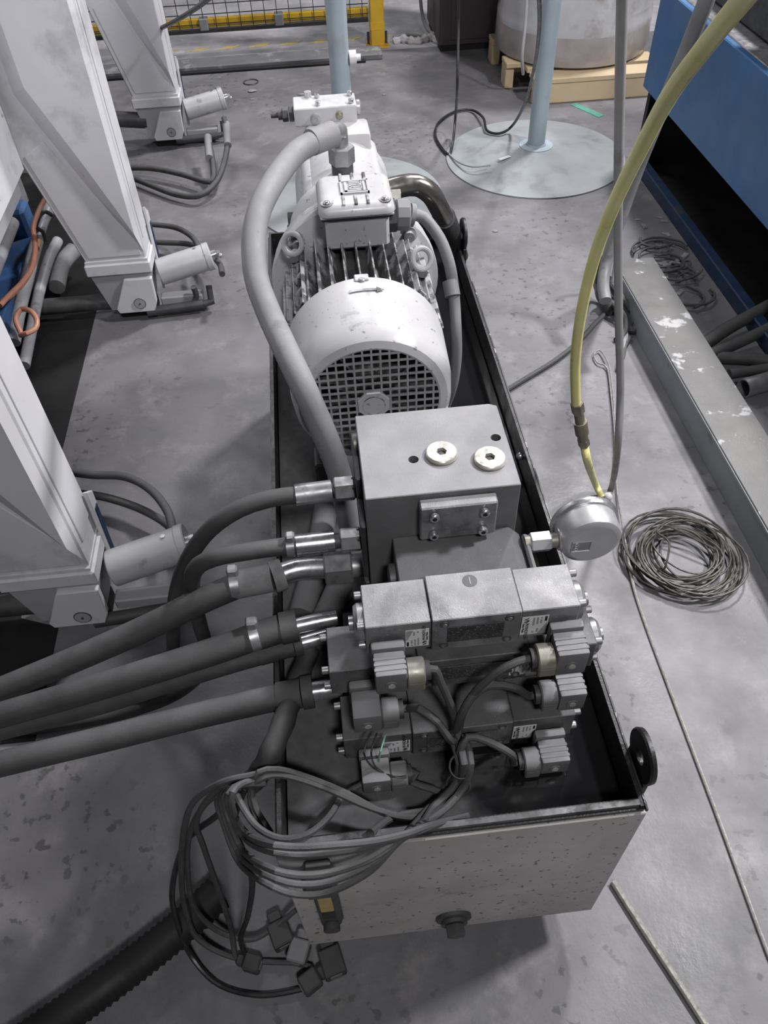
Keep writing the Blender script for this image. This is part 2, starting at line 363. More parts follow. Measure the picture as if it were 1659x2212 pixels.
# tray: lid set deep inside a raised rim
M().box((.012, .012, ZL-.012), (W-.012, TL-.012, ZL)).done('lid', 'lid', tk, smooth=False)
M().box((.004, .006, ZL-.02), (.010, TL-.004, ZT)).done('side_rim', 'tank_black', tk)
M().box((W-.010, .006, ZL-.02), (W-.004, TL-.004, ZT)).done('side_rim', 'tank_black', tk)
M().box((.010, TL-.012, ZL-.02), (W-.010, TL-.006, ZT)).done('back_rim', 'tank_black', tk)
M().box((.010, .008, ZL-.02), (W-.010, .016, ZT)).done('front_rim', 'rim_edge', tk)
M().box((.004, .004, ZT-.0145), (W-.004, .02, ZT-.007)).done('tray_shadow_strip', 'tank_black', tk)  # black strip painting in the shadow gap between rim and panel
M().box((W-.0042, .0, ZT-.006), (W-.0015, TL*.8, ZT+.0015)).done('rim_weld', 'rim_scratch', tk)
for yc in (.062, 1.478):      # lifting lugs
    M().lathe((W+.001, yc, .588), (1, 0, 0), [(.012, 0), (.037, 0), (.039, .003), (.038, .009), (.012, .009)], 26, closed=True).box((W+.001, yc-.03, .50), (W+.011, yc+.03, .56), .002).done('lifting_lug', 'tank_black', tk)
M().sphere((W-.014, .71, .535), .008).cyl((W-.010, .71, .535), (W-.006, .71, .535), .006).done('bolt', 'bright_steel', tk)
M().box((.05, .95, ZL), (.11, 1.02, ZL+.012), .003).done('pad', 'dark_steel', tk)
# drain plug
dp = M().lathe((.25, 0, .168), (0, -1, 0), [(.030, 0), (.030, .006), (.022, .008), (.022, .014), (.0, .014)], 28).done('drain_plug', 'dark_steel', tk)
M().hexa((.25, -.014, .168), (.25, -.032, .168), .017).done('plug_head', 'dark_steel', dp)
# level gauge
lg = M().box((.034, -.012, .262), (.070, 0, .525), .003).box((.036, -.020, .270), (.068, -.012, .450), .004).done('level_gauge', 'plug_black', tk)
M().box((.030, -.036, .468), (.076, -.008, .528), .006).done('gauge_cap', 'cable_black', lg)
M().box((.042, -.0225, .360), (.062, -.0195, .435), .001).done('sight_glass', 'sight_yellow', lg)
M().box((.042, -.0226, .325), (.062, -.0197, .362), .0008).done('sight_glass', 'hole_dark', lg)
M().cyl((.052, -.020, .285), (.052, -.030, .285), .013).done('gauge_nut', 'plug_black', lg)

# ------------------------------------------------------------------ manifold block
BX0, BX1, BY0, BY1, BZ = .1643, .3811, .3625, .5366, .828
mb = thing('manifold_block', 'large dusty grey steel manifold block with two round plugs on top', 'hydraulic block', ((BX0+BX1)/2, (BY0+BY1)/2, ZL))
def bore(m, c, axis, r, depth, n=24):
    """a drilled hole: ring of wall going down into the face"""
    return m.lathe(c, axis, [(r, 0), (r, -depth), (0, -depth)], n)
pl = [(BX0, BY0), (BX1, BY0), (BX1, BY1-.006), (BX1-.012, BY1), (BX0, BY1)]
holes = [(.240, .431, .0075), (.365, .460, .0075)]
mm = M().prism([(x, y, ZL) for x, y in pl], (0, 0, BZ-ZL), .0012)
body_o = mm.done('block_body', 'block_steel', mb)
cm_ = M()
for hx, hy, hr in holes: cm_.cyl((hx, hy, BZ-.03), (hx, hy, BZ+.01), hr, n=20)
cut(body_o, cm_)
for hx, hy, hr in holes:
    M().cyl((hx, hy, BZ-.031), (hx, hy, BZ-.012), hr*.99, n=20).done('bolt_hole', 'hole_dark', mb)
for px_, py_ in ((.281, .435), (.347, .415)):
    pg = M().lathe((px_, py_, BZ), (0, 0, 1), [(.0232, 0), (.0232, .002)], 36).done('plug', 'zinc_yellow', mb)
    ph_ = M().lathe((px_, py_, BZ+.002), (0, 0, 1), [(.0226, 0), (.0226, .0035), (.0212, .005), (0, .005)], 36).done('plug_head', 'zinc_plug', pg)
    cut(ph_, M().cyl((px_, py_, BZ+.0028), (px_, py_, BZ+.02), .0078, n=6, rot=.35))
    M().lathe((px_, py_, BZ+.0024), (0, 0, 1), [(.0074, 0), (.0074, .0006), (0, .0006)], 6, rot=.35).done('hex_socket', 'socket_dark', pg)
cp = M().box((.238, .343, .752), (.346, BY0, .818), .002).done('cover_plate', 'valve_steel', mb)
for x in (.257, .327):
    for z in (.765, .803):
        b = M().cyl((x, .343, z), (x, .335, z), .0068, ch=.001, n=20).done('cap_screw', 'bright_steel', cp)
        M().cyl((x, .336, z), (x, .3347, z), .0036, n=6).done('socket', 'hole_dark', b)
# flanged side plates with fittings on the left side
for (y0, y1, z0, z1) in ((.43, .52, .70, .80), (.372, .43, .64, .76), (.37, .44, .53, .63)):
    M().box((BX0-.009, y0, z0), (BX0, y1, z1), .002).done('side_plate', 'dark_steel', mb)
M().lathe((BX0, .505, .80), (-1, 0, 0), [(.017, 0), (.017, .006), (.015, .008), (0, .008)], 26).done('side_plug', 'zinc_yellow', mb)
M().box((.128, .215, ZL), (.40, BY0, ZL+.012)).done('base_foot', 'module_steel', mb)

# sandwich module between block and top valve
sm = thing('sandwich_module', 'dusty dark steel module between big block and top valve', 'hydraulic module', (.29, .31, .68))
M().prism([(.200, .2635, .665), (.388, .2635, .665), (.388, .2635, .722), (.370, .2635, .742), (.200, .2635, .742)], (0, BY0-.264, 0), .0015).done('module_body', 'module_steel', sm)
M().lathe((.200, .315, .71), (-1, 0, 0), [(.020, 0), (.020, .010), (.013, .012), (0, .012)], 24).done('end_cap', 'dark_steel', sm)
M().box((.388, .285, .675), (.396, .352, .735), .003).sphere((.394, .338, .722), .016, (.45, 1.2, .9)).done('grease_lump', 'lid_dust', sm)
for nm, z0, yy in (('lower_module', .60, .268), ('lower_module', .50, .212)):
    M().box((.115 if z0 < .55 else .20, yy, z0), (.42 if z0 < .55 else .388, BY0-.0008, z0+.068), .0015).done(nm, 'module_steel', sm)

# ------------------------------------------------------------------ pressure gauge
gc = V((.483, .338, .736)); gr = .0475
pgz = thing('pressure_gauge', 'round silver pressure gauge seen from behind beside the manifold block', 'pressure gauge', (.44, .338, .70))
M().lathe(gc+V((0, .020, 0)), (0, -1, 0), [(0, 0), (gr-.004, 0), (gr-.002, .002), (gr-.002, .030), (gr-.004, .036), (gr-.010, .040), (gr-.014, .0402), (0, .0402)], 48).done('gauge_case', 'bright_gauge', pgz)
M().lathe(gc+V((0, .017, 0)), (0, 1, 0), [(gr-.004, 0), (gr+.001, 0), (gr+.0025, .003), (gr+.0025, .009), (gr, .012), (gr-.006, .012)], 48, closed=True).done('bezel', 'bright_steel', pgz)
rc = gc+V((-.014, -.0205, -.002))
M().box(rc+V((-.016, -.0006, -.011)), rc+V((.013, .001, .011)), .0004).done('blowout_recess', 'dull_steel', pgz)
M().tube([rc+V((-.015, -.0006, -.010)), rc+V((.012, -.0006, -.010)), rc+V((.012, -.0006, .010)), rc+V((-.015, -.0006, .010)), rc+V((-.015, -.0006, -.010))], .0012, 6, raw=True).done('recess_rim', 'bright_gauge', pgz)
for dz in (.005, -.005):
    M().torus(rc+V((-.009, -.001, dz)), (0, 1, 0), .0028, .0011, 14, 6).done('stamped_ring', 'bright_gauge', pgz)
M().hexa((.398, .338, .728), (.428, .338, .728), .0155, rot=.5).done('hex_nut', 'bright_gauge', pgz)
M().cyl((.390, .338, .728), (.441, .338, .7285), .0115).done('stem', 'zinc_yellow', pgz)
M().lathe((.438, .338, .731), (1, 0, 0), [(.010, 0), (.017, 0), (.018, .003), (.014, .006)], 26).done('stem_collar', 'bright_gauge', pgz)

# ------------------------------------------------------------------ solenoid valves
def sticker(parent, x0, x1, z0, z1, y, flip):
    s = M().box((x0, y-.0006, z0), (x1, y, z1), 0).done('sticker', 'label_white', parent, smooth=False)
    w_ = x1-x0; h = z1-z0; sg = 1 if not flip else -1
    # text runs vertically; logo first
    if not flip:
        X = lambda u: x0+u*w_; Z = lambda v: z1-v*h; xd = (0, 0, -1); yd = (1, 0, 0)
    else:
        X = lambda u: x1-u*w_; Z = lambda v: z0+v*h; xd = (0, 0, 1); yd = (-1, 0, 0)
    yy = y-.0008
    lettering('maker_name', 'WANDFLUH', .19*w_, (X(.16), yy, Z(.34)), xd, yd, 'ink', s)
    lettering('maker_line', 'Swiss Made', .13*w_, (X(.05), yy, Z(.34)), xd, yd, 'ink', s)
    lo = M()
    pts = [(.26, .06), (.10, .13), (.27, .19), (.10, .26), (.18, .31), (.27, .20)]
    lo.tube([(X(a), yy, Z(b)) for a, b in pts], .0007, 4, raw=True); lo.done('maker_logo', 'ink', s, smooth=False)
    for (u, v0, v1) in ((.42, .06, .5), (.56, .06, .44), (.70, .06, .14), (.70, .2, .42), (.60, .68, .9), (.44, .82, .92)):
        M().box((min(X(u), X(u+.07)), yy-.0001, min(Z(v0), Z(v1))), (max(X(u), X(u+.07)), yy+.0002, max(Z(v0), Z(v1)))).done('print_column', 'label_grey', s, smooth=False)
    M().box((min(X(.86), X(.95)), yy-.0001, min(Z(.05), Z(.3))), (max(X(.86), X(.95)), yy+.0002, max(Z(.05), Z(.3)))).done('print_column', 'ink', s, smooth=False)
    M().prism([(X(.97), yy-.0002, Z(.36)), (X(.97), yy-.0002, Z(.98)), (X(.66), yy-.0002, Z(.98))], (0, .0004, 0)).done('worn_corner', 'label_grey', s, smooth=False)

def valve(label, x0, x1, bx0, bx1, y0, y1, zt, hh, m1, nut_l=True, nut_r=True):
    t = thing('solenoid_valve', label, 'valve', ((x0+x1)/2, (y0+y1)/2, zt-hh), 'solenoid valves stacked on the manifold')
    bd = M().box((bx0, y0, zt-hh), (bx1, y1, zt), .0012).done('valve_body', m1, t)
    M().lathe(((bx0+bx1)/2, y1-.016, zt), (0, 0, 1), [(.010, -.001), (.010, .0003), (0, .0003)], 26).done('cast_mark', 'module_steel', bd)
    M().box(((bx0+bx1)/2-.001, y1-.022, zt), ((bx0+bx1)/2+.001, y1-.010, zt+.0008)).done('cast_mark', 'valve_steel', bd)
    M().box((bx0+.020, y0-.0012, zt-hh+.018), (bx1-.022, y0, zt-.017), .0005).done('name_plate', 'plate_dark', bd)
    for x in (bx0+.016, bx1-.016):
        for z in (zt-.010, zt-hh+.012):
            sc_ = M().cyl((x, y0, z), (x, y0-.0014, z), .0062, n=20).done('body_screw', 'dark_steel', bd)
            M().cyl((x, y0-.0012, z), (x, y0-.0026, z), .0034, n=6).done('socket', 'dull_steel', sc_)
    for a, b, sgn in ((x0, bx0-.0008, -1), (bx1+.0008, x1, 1)):
        c = M().box((a, y0+.003, zt-hh+.004), (b, y1-.001, zt-.004), .0012).done('coil', m1, t)
        e = a if sgn < 0 else b
        if (nut_l if sgn < 0 else nut_r):
            M().lathe((e, (y0+y1)/2-.004, zt-hh/2+.002), (sgn, 0, 0), [(.026, 0), (.026, .008), (.022, .013), (.010, .014), (.010, .020), (0, .020)], 28).done('coil_nut', 'dull_steel', c)
        for y, z in ((y0+.012, zt-.012), (y1-.012, zt-.012), (y0+.012, zt-hh+.014)):
            M().cyl((e, y, z), (e+sgn*.010, y, z), .0055, ch=.0008, n=16).done('coil_screw', 'dull_steel', c)
    return t
v1 = valve('topmost grey solenoid valve, brightest of the stack, below the big block', .146, .427, .2325, .3495, .19, .2632, .7746, .070, 'valve_steel')
v2 = valve('longest solenoid valve, half hidden in the middle of the stack', .092, .466, .215, .37, .19, .2674, .676, .068, 'valve_steel_low', False, True)
v3 = valve('lowest solenoid valve, just above the oily tray', .101, .436, .200, .345, .137, .2112, .577, .068, 'valve_steel_low', False, False)
def stk(v, *a):
    sticker(v, *a)
stk(v1, .198, .229, .716, .755, .1930, True)
stk(v1, .3515, .387, .716, .757, .1930, False)
stk(v2, .345, .376, .617, .652, .1900, False)
stk(v3, .3475, .381, .519, .556, .1400, False)
stk(v3, .158, .196, .519, .552, .1400, True)

def plug(label, x0, x1, yf, yb, z0, z1, side, mt, cable, cr=.0058, gland='plug_plastic', ribs=True):
    """DIN plug on a coil: housing with ribs, screw, cable gland to one side and its cable"""
    t = thing('solenoid_plug', label, 'cable plug', ((x0+x1)/2, (yf+yb)/2, z0), 'plugs on the solenoid valves')
    h = M().box((x0, yf, z0), (x1, yb, z1), .003, seg=2).done('plug_housing', mt, t)
    M().box((x0-.002, yb, z0-.002), (x1+.002, yb+.014, z1+.006), .004, seg=2).done('coil_socket', mt, t)
    if ribs:
        for k in (.2, .42, .64):
            y = yf+(yb-yf)*k
            M().box((x0-.0003, y, z1-.004), (x1+.0003, y+.0045, z1+.0009), .0004).done('rib', mt, h)
    cx = (x0+x1)/2; cz = (z0+z1)/2-.002
    M().cyl((cx, yf, cz), (cx, yf-.0012, cz), .0085, n=22).done('screw_boss', mt, h)
    M().cyl((cx, yf-.0012, cz), (cx, yf-.0022, cz), .0048, n=18).done('screw', 'zinc_plug', h)
    e = x0 if side < 0 else x1; gy = (yf+yb)/2-.002; gz = (z0+z1)/2
    g = M().cyl((e, gy, gz), (e+side*.024, gy, gz), .0185, n=28, ch=.002).box((min(e, e+side*.023), gy-.0185, gz-.020), (max(e, e+side*.023), gy+.0185, gz), .002).done('gland', gland, t)
    M().cyl((e+side*.024, gy, gz), (e+side*.031, gy, gz), .0135, n=12).done('gland_ring', 'plug_black', g)
    st = V((e+side*.024, gy, gz))
    M().tube([st, st+V((side*.014, -.001, .000))]+cable, cr, 10).done('cable', 'cable_dusty', t)
    return t
# the six cables gather at the bundle and drop to the tray
def bundle(k, last):
    ox = (-.012, .0, .012, -.006, .007, .018)[k]; oy = (.004, -.006, .003, .012, .010, -.004)[k]
    pts = [P(990+ox*900, 1600, y=.118+oy*.5), P(1002+ox*800, 1650, y=.085+oy*.5), P(985+ox*900, 1700, z=.520+.004*k), P(945+ox*1200, 1742, z=.509+.004*k)]
    return pts+last
plug('grey ribbed plug with brassy clip at left end of topmost valve', .153, .194, .140, .176, .692, .738, 1, 'plug_plastic',
     [P(950, 1470, y=.150), P(972, 1520, y=.140), P(985, 1565, y=.130)]+bundle(0, [P(890, 1790, z=.566)]), gland='zinc_yellow')
plug('grey ribbed plug with brassy clip at right end of topmost valve', .3885, .430, .140, .176, .690, .740, -1, 'plug_plastic',
     [P(1095, 1440, y=.150), P(1040, 1480, y=.145), P(1003, 1530, y=.138), P(992, 1570, y=.128)]+bundle(1, [P(905, 1785, z=.568)]), gland='zinc_yellow')
plug('dusty grey plug at left end of middle valve, below the brassy one', .1185, .158, .134, .176, .602, .645, 1, 'plug_plastic',
     [P(905, 1530, y=.140), P(945, 1560, y=.128), P(975, 1600, y=.112)]+bundle(2, [P(880, 1800, z=.568)]), ribs=False)
plug('dusty grey plug at right end of middle valve', .4035, .441, .134, .176, .600, .643, -1, 'plug_plastic',
     [P(1110, 1485, y=.142), P(1060, 1480, y=.148), P(1020, 1505, y=.140), P(990, 1560, y=.126)]+bundle(3, [P(915, 1778, z=.566)]))
plug('dusty grey plug at left end of lowest valve with bare wires across it', .122, .163, .088, .124, .503, .541, 1, 'plug_plastic',
     [P(890, 1690, z=.512), P(935, 1705, z=.506), P(960, 1722, z=.506), P(930, 1750, z=.510), P(850, 1765, z=.520), P(800, 1800, z=.568)], ribs=False)
plug('dusty grey plug at right end of lowest valve above its reflection', .3790, .4200, .087, .123, .503, .541, -1, 'plug_plastic',
     [P(1105, 1630, y=.095), P(1050, 1600, y=.105), P(1010, 1592, y=.110), P(994, 1625, y=.098)]+bundle(5, [P(900, 1792, z=.57)]))
for k, (pp, ax) in enumerate(((P(996, 1655, y=.086), (.15, -.5, .9)), (P(990, 1695, z=.528), (-.3, -.8, .5)))):
    tag(M().torus(pp, ax, .0165, .0016, 20, 6).done('cable_tie', 'plug_black'), ('upper', 'lower')[k]+' cable tie around the bundle of valve cables', 'cable tie', 'ties on the valve cable bundle')
for k, lab in enumerate(('bare green wire', 'thin dark wire', 'second thin dark wire')):
    pts = [P(828-k*14, 1585, y=.128), P(818-k*16, 1625, y=.090+.004*k), P(820-k*6, 1660, z=.546), P(850, 1678, z=.546-.004*k), P(878, 1682-k*3, z=.538)]
    if k == 0: pts = [P(832, 1590, y=.128), P(822, 1622, y=.110), P(818, 1645, z=.552)]
    tag(M().tube(pts, .0014, 6).done('loose_wire', 'green_wire' if k == 0 else 'cable_black'), lab+' hanging over the plug at lower left of the valves', 'wire', 'loose wires at the lowest valve')
# ------------------------------------------------------------------ electric motor
XM, ZM, YF = .200, .767, .630
mo = thing('electric_motor', 'light grey finned electric motor with round fan cover lying on the tank', 'motor', (XM, .82, ZL))
M().lathe((XM, YF, ZM), (0, 1, 0), [(.109, .001), (.112, 0), (.124, .004), (.131, .014), (.137, .05), (.1405, .158), (.1385, .158), (.134, .05), (.127, .016), (.109, .004)], 64, closed=True).done('fan_cover', 'motor_paint', mo)
for a in (0, R(72), R(-72)):
    x = XM+.139*math.sin(a); z = ZM+.139*math.cos(a)
    M().box((XM-.012, YF+.148, ZM+.139), (XM+.012, YF+.166, ZM+.143), .0015, m=Matrix.Translation((XM, 0, ZM)) @ Matrix.Rotation(a, 4, 'Y') @ Matrix.Translation((-XM, 0, -ZM))).done('cover_tab', 'motor_paint', mo)
    M().lathe((XM+.1405*math.sin(a), YF+.150, ZM+.1405*math.cos(a)), (math.sin(a), 0, math.cos(a)), [(.006, -.001), (.006, .002), (.004, .0035), (0, .0035)], 16).done('cover_screw', 'dull_steel', mo)
# rotation arrow cast on the cover
ar = M()
for k in range(-3, 3):
    a0, a1 = k*.055, (k+1)*.055
    rr = .1402
    ar.prism([(XM+rr*math.sin(a0), YF+.118, ZM+rr*math.cos(a0)), (XM+rr*math.sin(a1), YF+.118, ZM+rr*math.cos(a1)), (XM+rr*math.sin(a1), YF+.124, ZM+rr*math.cos(a1)), (XM+rr*math.sin(a0), YF+.124, ZM+rr*math.cos(a0))], (0, 0, .0012))
ar.prism([(XM+.022, YF+.114, ZM+.1388), (XM+.022, YF+.128, ZM+.1388), (XM+.034, YF+.121, ZM+.1372)], (0, 0, .0014)).done('arrow_mark', 'motor_paint_dirty', mo, smooth=False)
gr_ = M(); rg = .1095; pitch = .0142
for k in range(-8, 9):
    c_ = k*pitch
    if abs(c_) < rg-.003:
        h = math.sqrt(rg*rg-c_*c_)
        gr_.box((XM+c_-.0016, YF+.0005, ZM-h), (XM+c_+.0016, YF+.0030, ZM+h)); gr_.box((XM-h, YF+.0009, ZM+c_-.0016), (XM+h, YF+.0034, ZM+c_+.0016))
gr_.done('fan_grille', 'grille_metal', mo, smooth=False)
hb = M().lathe((XM, YF+.003, ZM), (0, -1, 0), [(.0285, 0), (.0285, .004), (.027, .0055), (0, .0055)], 8, rot=R(22.5)).done('grille_hub', 'motor_paint', mo, ang=20)
M().torus((XM, YF-.0026, ZM), (0, 1, 0), .0185, .0009, 32, 6).done('hub_ring', 'motor_paint_dirty', hb)
fb = M().lathe((XM, YF+.03, ZM), (0, 1, 0), [(0, 0), (.035, 0), (.040, .01), (.10, .06), (.10, .064), (0, .064)], 32).done('fan_disc', 'dark_steel', mo)
for k in range(9):
    a = 2*math.pi*k/9; d = V((math.cos(a), 0, math.sin(a))); t_ = V((-math.sin(a), 0, math.cos(a)))
    o_ = V((XM, YF+.03, ZM))
    M().loft([o_+d*.03-t_*.002+V((0, -.005, 0)), o_+d*.105-t_*.002+V((0, -.010, 0)), o_+d*.105-t_*.002+V((0, .062, 0)), o_+d*.03-t_*.002+V((0, .05, 0))],
             [o_+d*.03+t_*.002+V((0, -.005, 0)), o_+d*.105+t_*.002+V((0, -.010, 0)), o_+d*.105+t_*.002+V((0, .062, 0)), o_+d*.03+t_*.002+V((0, .05, 0))]).done('fan_blade', 'dull_steel', fb, smooth=False)
M().lathe((XM, YF+.10, ZM), (0, 1, 0), [(0, 0), (.106, 0), (.108, .01), (.108, .255), (.10, .262), (0, .262)], 48).done('frame', 'motor_frame_dark', mo)
fin0 = M().loft([(XM-.0022, YF+.13, ZM+.104), (XM+.0022, YF+.13, ZM+.104), (XM+.0022, YF+.345, ZM+.104), (XM-.0022, YF+.345, ZM+.104)],
                [(XM-.0014, YF+.135, ZM+.136), (XM+.0014, YF+.135, ZM+.136), (XM+.0014, YF+.342, ZM+.136), (XM-.0014, YF+.342, ZM+.136)]).done('cooling_fin', 'motor_paint_dirty', mo, smooth=False)
for k in range(1, 34):
    a = k*2*math.pi/34
    if abs(math.degrees(a)-180) < 28: continue
    o = fin0.copy(); col.objects.link(o)
    o.matrix_basis = Matrix.Translation((XM, 0, ZM)) @ Matrix.Rotation(a, 4, 'Y') @ Matrix.Translation((-XM, 0, -ZM))
# cast lugs at the shoulders, each with an eye bolt
for sx, y0, y1, ey in ((-1, .79, .965, .955), (1, .80, .975, .868)):
    rot_ = Matrix.Translation((XM, 0, ZM)) @ Matrix.Rotation(sx*R(50), 4, 'Y') @ Matrix.Translation((-XM, 0, -ZM))
    for a_, y_0 in ((50, y0), (72, y0+.006)):
        rt_ = Matrix.Translation((XM, 0, ZM)) @ Matrix.Rotation(sx*R(a_), 4, 'Y') @ Matrix.Translation((-XM, 0, -ZM))
        lg_ = M()
        for xo in (-.014, .011): lg_.box((XM+xo, y_0, ZM+.10), (XM+xo+.003, y1+.004, ZM+.143), .0008, m=rt_)
        for q in range(4):
            yq = y_0+.012+q*(y1-y_0-.03)/3
            lg_.box((XM-.013, yq, ZM+.10), (XM+.013, yq+.006, ZM+.138), .0008, m=rt_)
        lg_.box((XM-.013, y_0+.012, ZM+.10), (XM+.013, y_0+.045, ZM+.134), .0015, m=rt_)
        lg_.done('cast_lug', 'motor_paint_dirty', mo)
    c_ = V((XM+sx*.112, ey, ZM+.112))
    eb = M().torus(c_+V((0, 0, .006)), (sx*.35, -.8, .45), .0180, .0050, 26, 10).done('eye_bolt', 'motor_paint', mo)
    M().cyl(c_-V((sx*.008, 0, .030)), c_-V((0, 0, .008)), .0075).cyl(c_-V((sx*.004, 0, .022)), c_-V((sx*.001, 0, .013)), .014).done('eye_shank', 'dull_steel', eb)
M().lathe((XM, .975, ZM), (0, 1, 0), [(.100, 0), (.128, .0), (.150, .012), (.162, .020), (.163, .024), (.163, .042), (.158, .046), (.10, .046)], 56).done('flange', 'motor_paint', mo)
for a in (45, 135, 225, 315):
    q = V((XM+.146*math.sin(R(a)), .99, ZM+.146*math.cos(R(a))))
    fbs = M().lathe(q, (0, -1, 0), [(.018, -.008), (.018, .006), (.015, .009), (0, .009)], 20).done('flange_boss', 'motor_paint_dirty', mo)
    M().cyl(q+V((0, -.009, 0)), q+V((0, -.020, 0)), .010, n=20).cyl(q+V((0, -.0195, 0)), q+V((0, -.0215, 0)), .005, n=6).done('flange_screw', 'dull_steel', fbs)
for x, y in ((XM-.10, .69), (XM-.10, .90), (XM+.07, .69), (XM+.07, .90)):
    M().box((x-.012, y-.02, ZL), (x+.042, y+.035, .60), .004).done('rubber_mount', 'plug_black', mo)
    M().box((x-.004, y-.012, .60), (x+.034, y+.028, .668), .004).done('foot', 'motor_paint_dirty', mo)
# terminal box
bx = (.140, .905, .272, 1.035)
tb = M().prism([(bx[0]+.010, bx[1]+.012, .885), (bx[2]-.010, bx[1]+.012, .885), (bx[2]-.010, bx[3], .885), (bx[0]+.010, bx[3], .885)], (0, 0, .062), .006).done('terminal_box', 'motor_paint', mo)
M().box((bx[0]+.004, bx[1]+.006, .944), (bx[2]-.004, bx[3], .949), .0015).done('gasket_seam', 'hole_dark', tb)
M().box((bx[0]+.002, bx[1]+.004, .9485), (bx[2]-.002, bx[3]+.002, .9535), .0015).done('box_rim', 'motor_paint', tb)
def rrect(x0, y0, x1, y1, z, r, n=5):
    out = []
    for cx_, cy_, a0 in ((x1-r, y0+r, -90), (x1-r, y1-r, 0), (x0+r, y1-r, 90), (x0+r, y0+r, 180)):
        for q in range(n+1):
            a = R(a0+90*q/n); out.append((cx_+r*math.cos(a), cy_+r*math.sin(a), z))
    return out
lidm = M()
ll = [rrect(bx[0], bx[1], bx[2], bx[3]+.002, .954, .016), rrect(bx[0], bx[1], bx[2], bx[3]+.002, .9585, .016), rrect(bx[0]+.003, bx[1]+.003, bx[2]-.003, bx[3]-.001, .965, .016), rrect(bx[0]+.008, bx[1]+.008, bx[2]-.008, bx[3]-.006, .9695, .014), rrect(bx[0]+.014, bx[1]+.014, bx[2]-.014, bx[3]-.010, .971, .012)]
b_ = lidm.bm; rg_ = [[b_.verts.new(V(p)) for p in q] for q in ll]
for A, B in zip(rg_, rg_[1:]):
    for q in range(len(A)): b_.faces.new((A[q], A[(q+1) % len(A)], B[(q+1) % len(A)], B[q]))
b_.faces.new(rg_[0][::-1]); b_.faces.new(rg_[-1])
tl = lidm.done('box_lid', 'motor_paint', mo)
xc = (bx[0]+bx[2])/2
for sx in (-1, 1):
    for yy in (bx[1]+.019,):
        q = V((xc+sx*.050, yy, .9705))
        M().lathe(q, (0, 0, 1), [(.011, 0), (.011, .0012), (.0095, .0008), (0, .0008)], 18).done('screw_seat', 'dull_steel', tl)
        M().sphere(q+V((0, 0, .002)), .0062, (1, 1, .55)).done('lid_screw', 'bright_steel', tl)
for yy0, yy1 in ((bx[1]+.008, bx[1]+.040), (bx[3]-.036, bx[3]-.006)):
    for k in (-1, 0, 1):
        M().box((xc+k*.021-.0028, yy0, .968), (xc+k*.021+.0028, yy1, .9735), .0012).done('lid_rib', 'motor_paint_dirty', tl)
lgm = M(); zl0, zl1 = .9700, .9745; lx, ly = xc-.024, bx[1]+.045; LW, LH = .050, .048
def bar(u0, v0, u1, v1): lgm.box((lx+u0*LW, ly+v0*LH, zl0), (lx+u1*LW, ly+v1*LH, zl1))
for b_ in ((0, 0, 1, .07), (0, .93, 1, 1), (0, 0, .06, 1), (.94, 0, 1, 1), (.15, .12, .24, .86), (.15, .12, .72, .20), (.80, .12, .88, .86), (.32, .82, .74, .88), (.32, .70, .74, .76), (.32, .58, .70, .64),
           (.70, .58, .76, .88), (.32, .30, .38, .56), (.32, .44, .74, .50), (.46, .36, .74, .40), (.70, .30, .76, .56), (.32, .26, .74, .32), (.55, .18, .72, .24)): bar(*b_)
lgm.done('raised_logo', 'motor_paint', tl, smooth=False)
M().cyl((bx[2]-.010, .955, .925), (bx[2]+.004, .955, .925), .030, n=8).done('gland_collar', 'dark_steel', tb)
M().cyl((bx[2]+.004, .955, .925), (bx[2]+.030, .955, .923), .027, n=10, ch=.003).cyl((bx[2]+.030, .955, .923), (bx[2]+.038, .955, .921), .020).done('gland_nut', 'rubber_grey', tb)

# ------------------------------------------------------------------ power cable of the motor
pc = thing('power_cable', 'grey power cable curving from motor terminal box down its right side', 'cable', (.42, .8, .5))
pcp = [V((bx[2]+.034, .955, .922)), P(915, 470, z=.915), P(950, 515, z=.885), P(972, 575, z=.84), P(981, 640, z=.79), P(985, 710, z=.74), P(986, 770, z=.68), P(978, 830, z=.61), P(958, 885, z=.53), P(930, 930, z=.51)]
M().tube(pcp, .0105, 14).done('cable_sheath', 'rubber_grey', pc)
M().cyl(P(972, 607, z=.815), P(978, 640, z=.795), .0145, n=16).done('cable_clip', 'rubber_grey', pc)

# ------------------------------------------------------------------ pump behind the motor
pu = thing('hydraulic_pump', 'grey hydraulic pump with bell housing behind the motor', 'pump', (XM, 1.3, ZL))
M().lathe((XM, 1.0215, ZM), (0, 1, 0), [(.155, 0), (.160, .004), (.160, .02), (.140, .035), (.120, .08), (.112, .14), (.125, .16), (.125, .175), (0, .175)], 48).done('bell_housing', 'motor_paint', pu)
M().box((.112, 1.19, .64), (.285, 1.44, .868), .022, seg=3).lathe((XM, 1.19, ZM+.02), (0, 1, 0), [(0, 0), (.105, 0), (.105, .20), (.09, .25), (0, .25)], 36).done('pump_body', 'motor_paint', pu)
M().box((.13, 1.36, .84), (.27, 1.445, .905), .010, seg=2).done('rear_cover', 'motor_paint', pu)
M().box((.150, 1.09, .86), (.245, 1.185, .895), .012, seg=2).done('port_pad', 'motor_paint', pu)
M().box((.16, 1.20, ZL), (.24, 1.40, .645), .006).done('pump_bracket', 'dark_steel', pu)
cb = M().box((.109, 1.42, .903), (.246, 1.492, .940), .002).done('control_block', 'bright_block', pu)
M().lathe((.155, 1.42, .918), (0, -1, 0), [(.0115, 0), (.0115, .004), (.009, .005), (.0045, .005), (.0040, .0035), (0, .0035)], 22).done('port_plug', 'bright_gauge', cb)
M().lathe((.207, 1.42, .922), (0, -1, 0), [(.009, 0), (.009, .004), (.005, .006), (.005, .010), (0, .010)], 6).done('port_nut', 'zinc_yellow', cb)
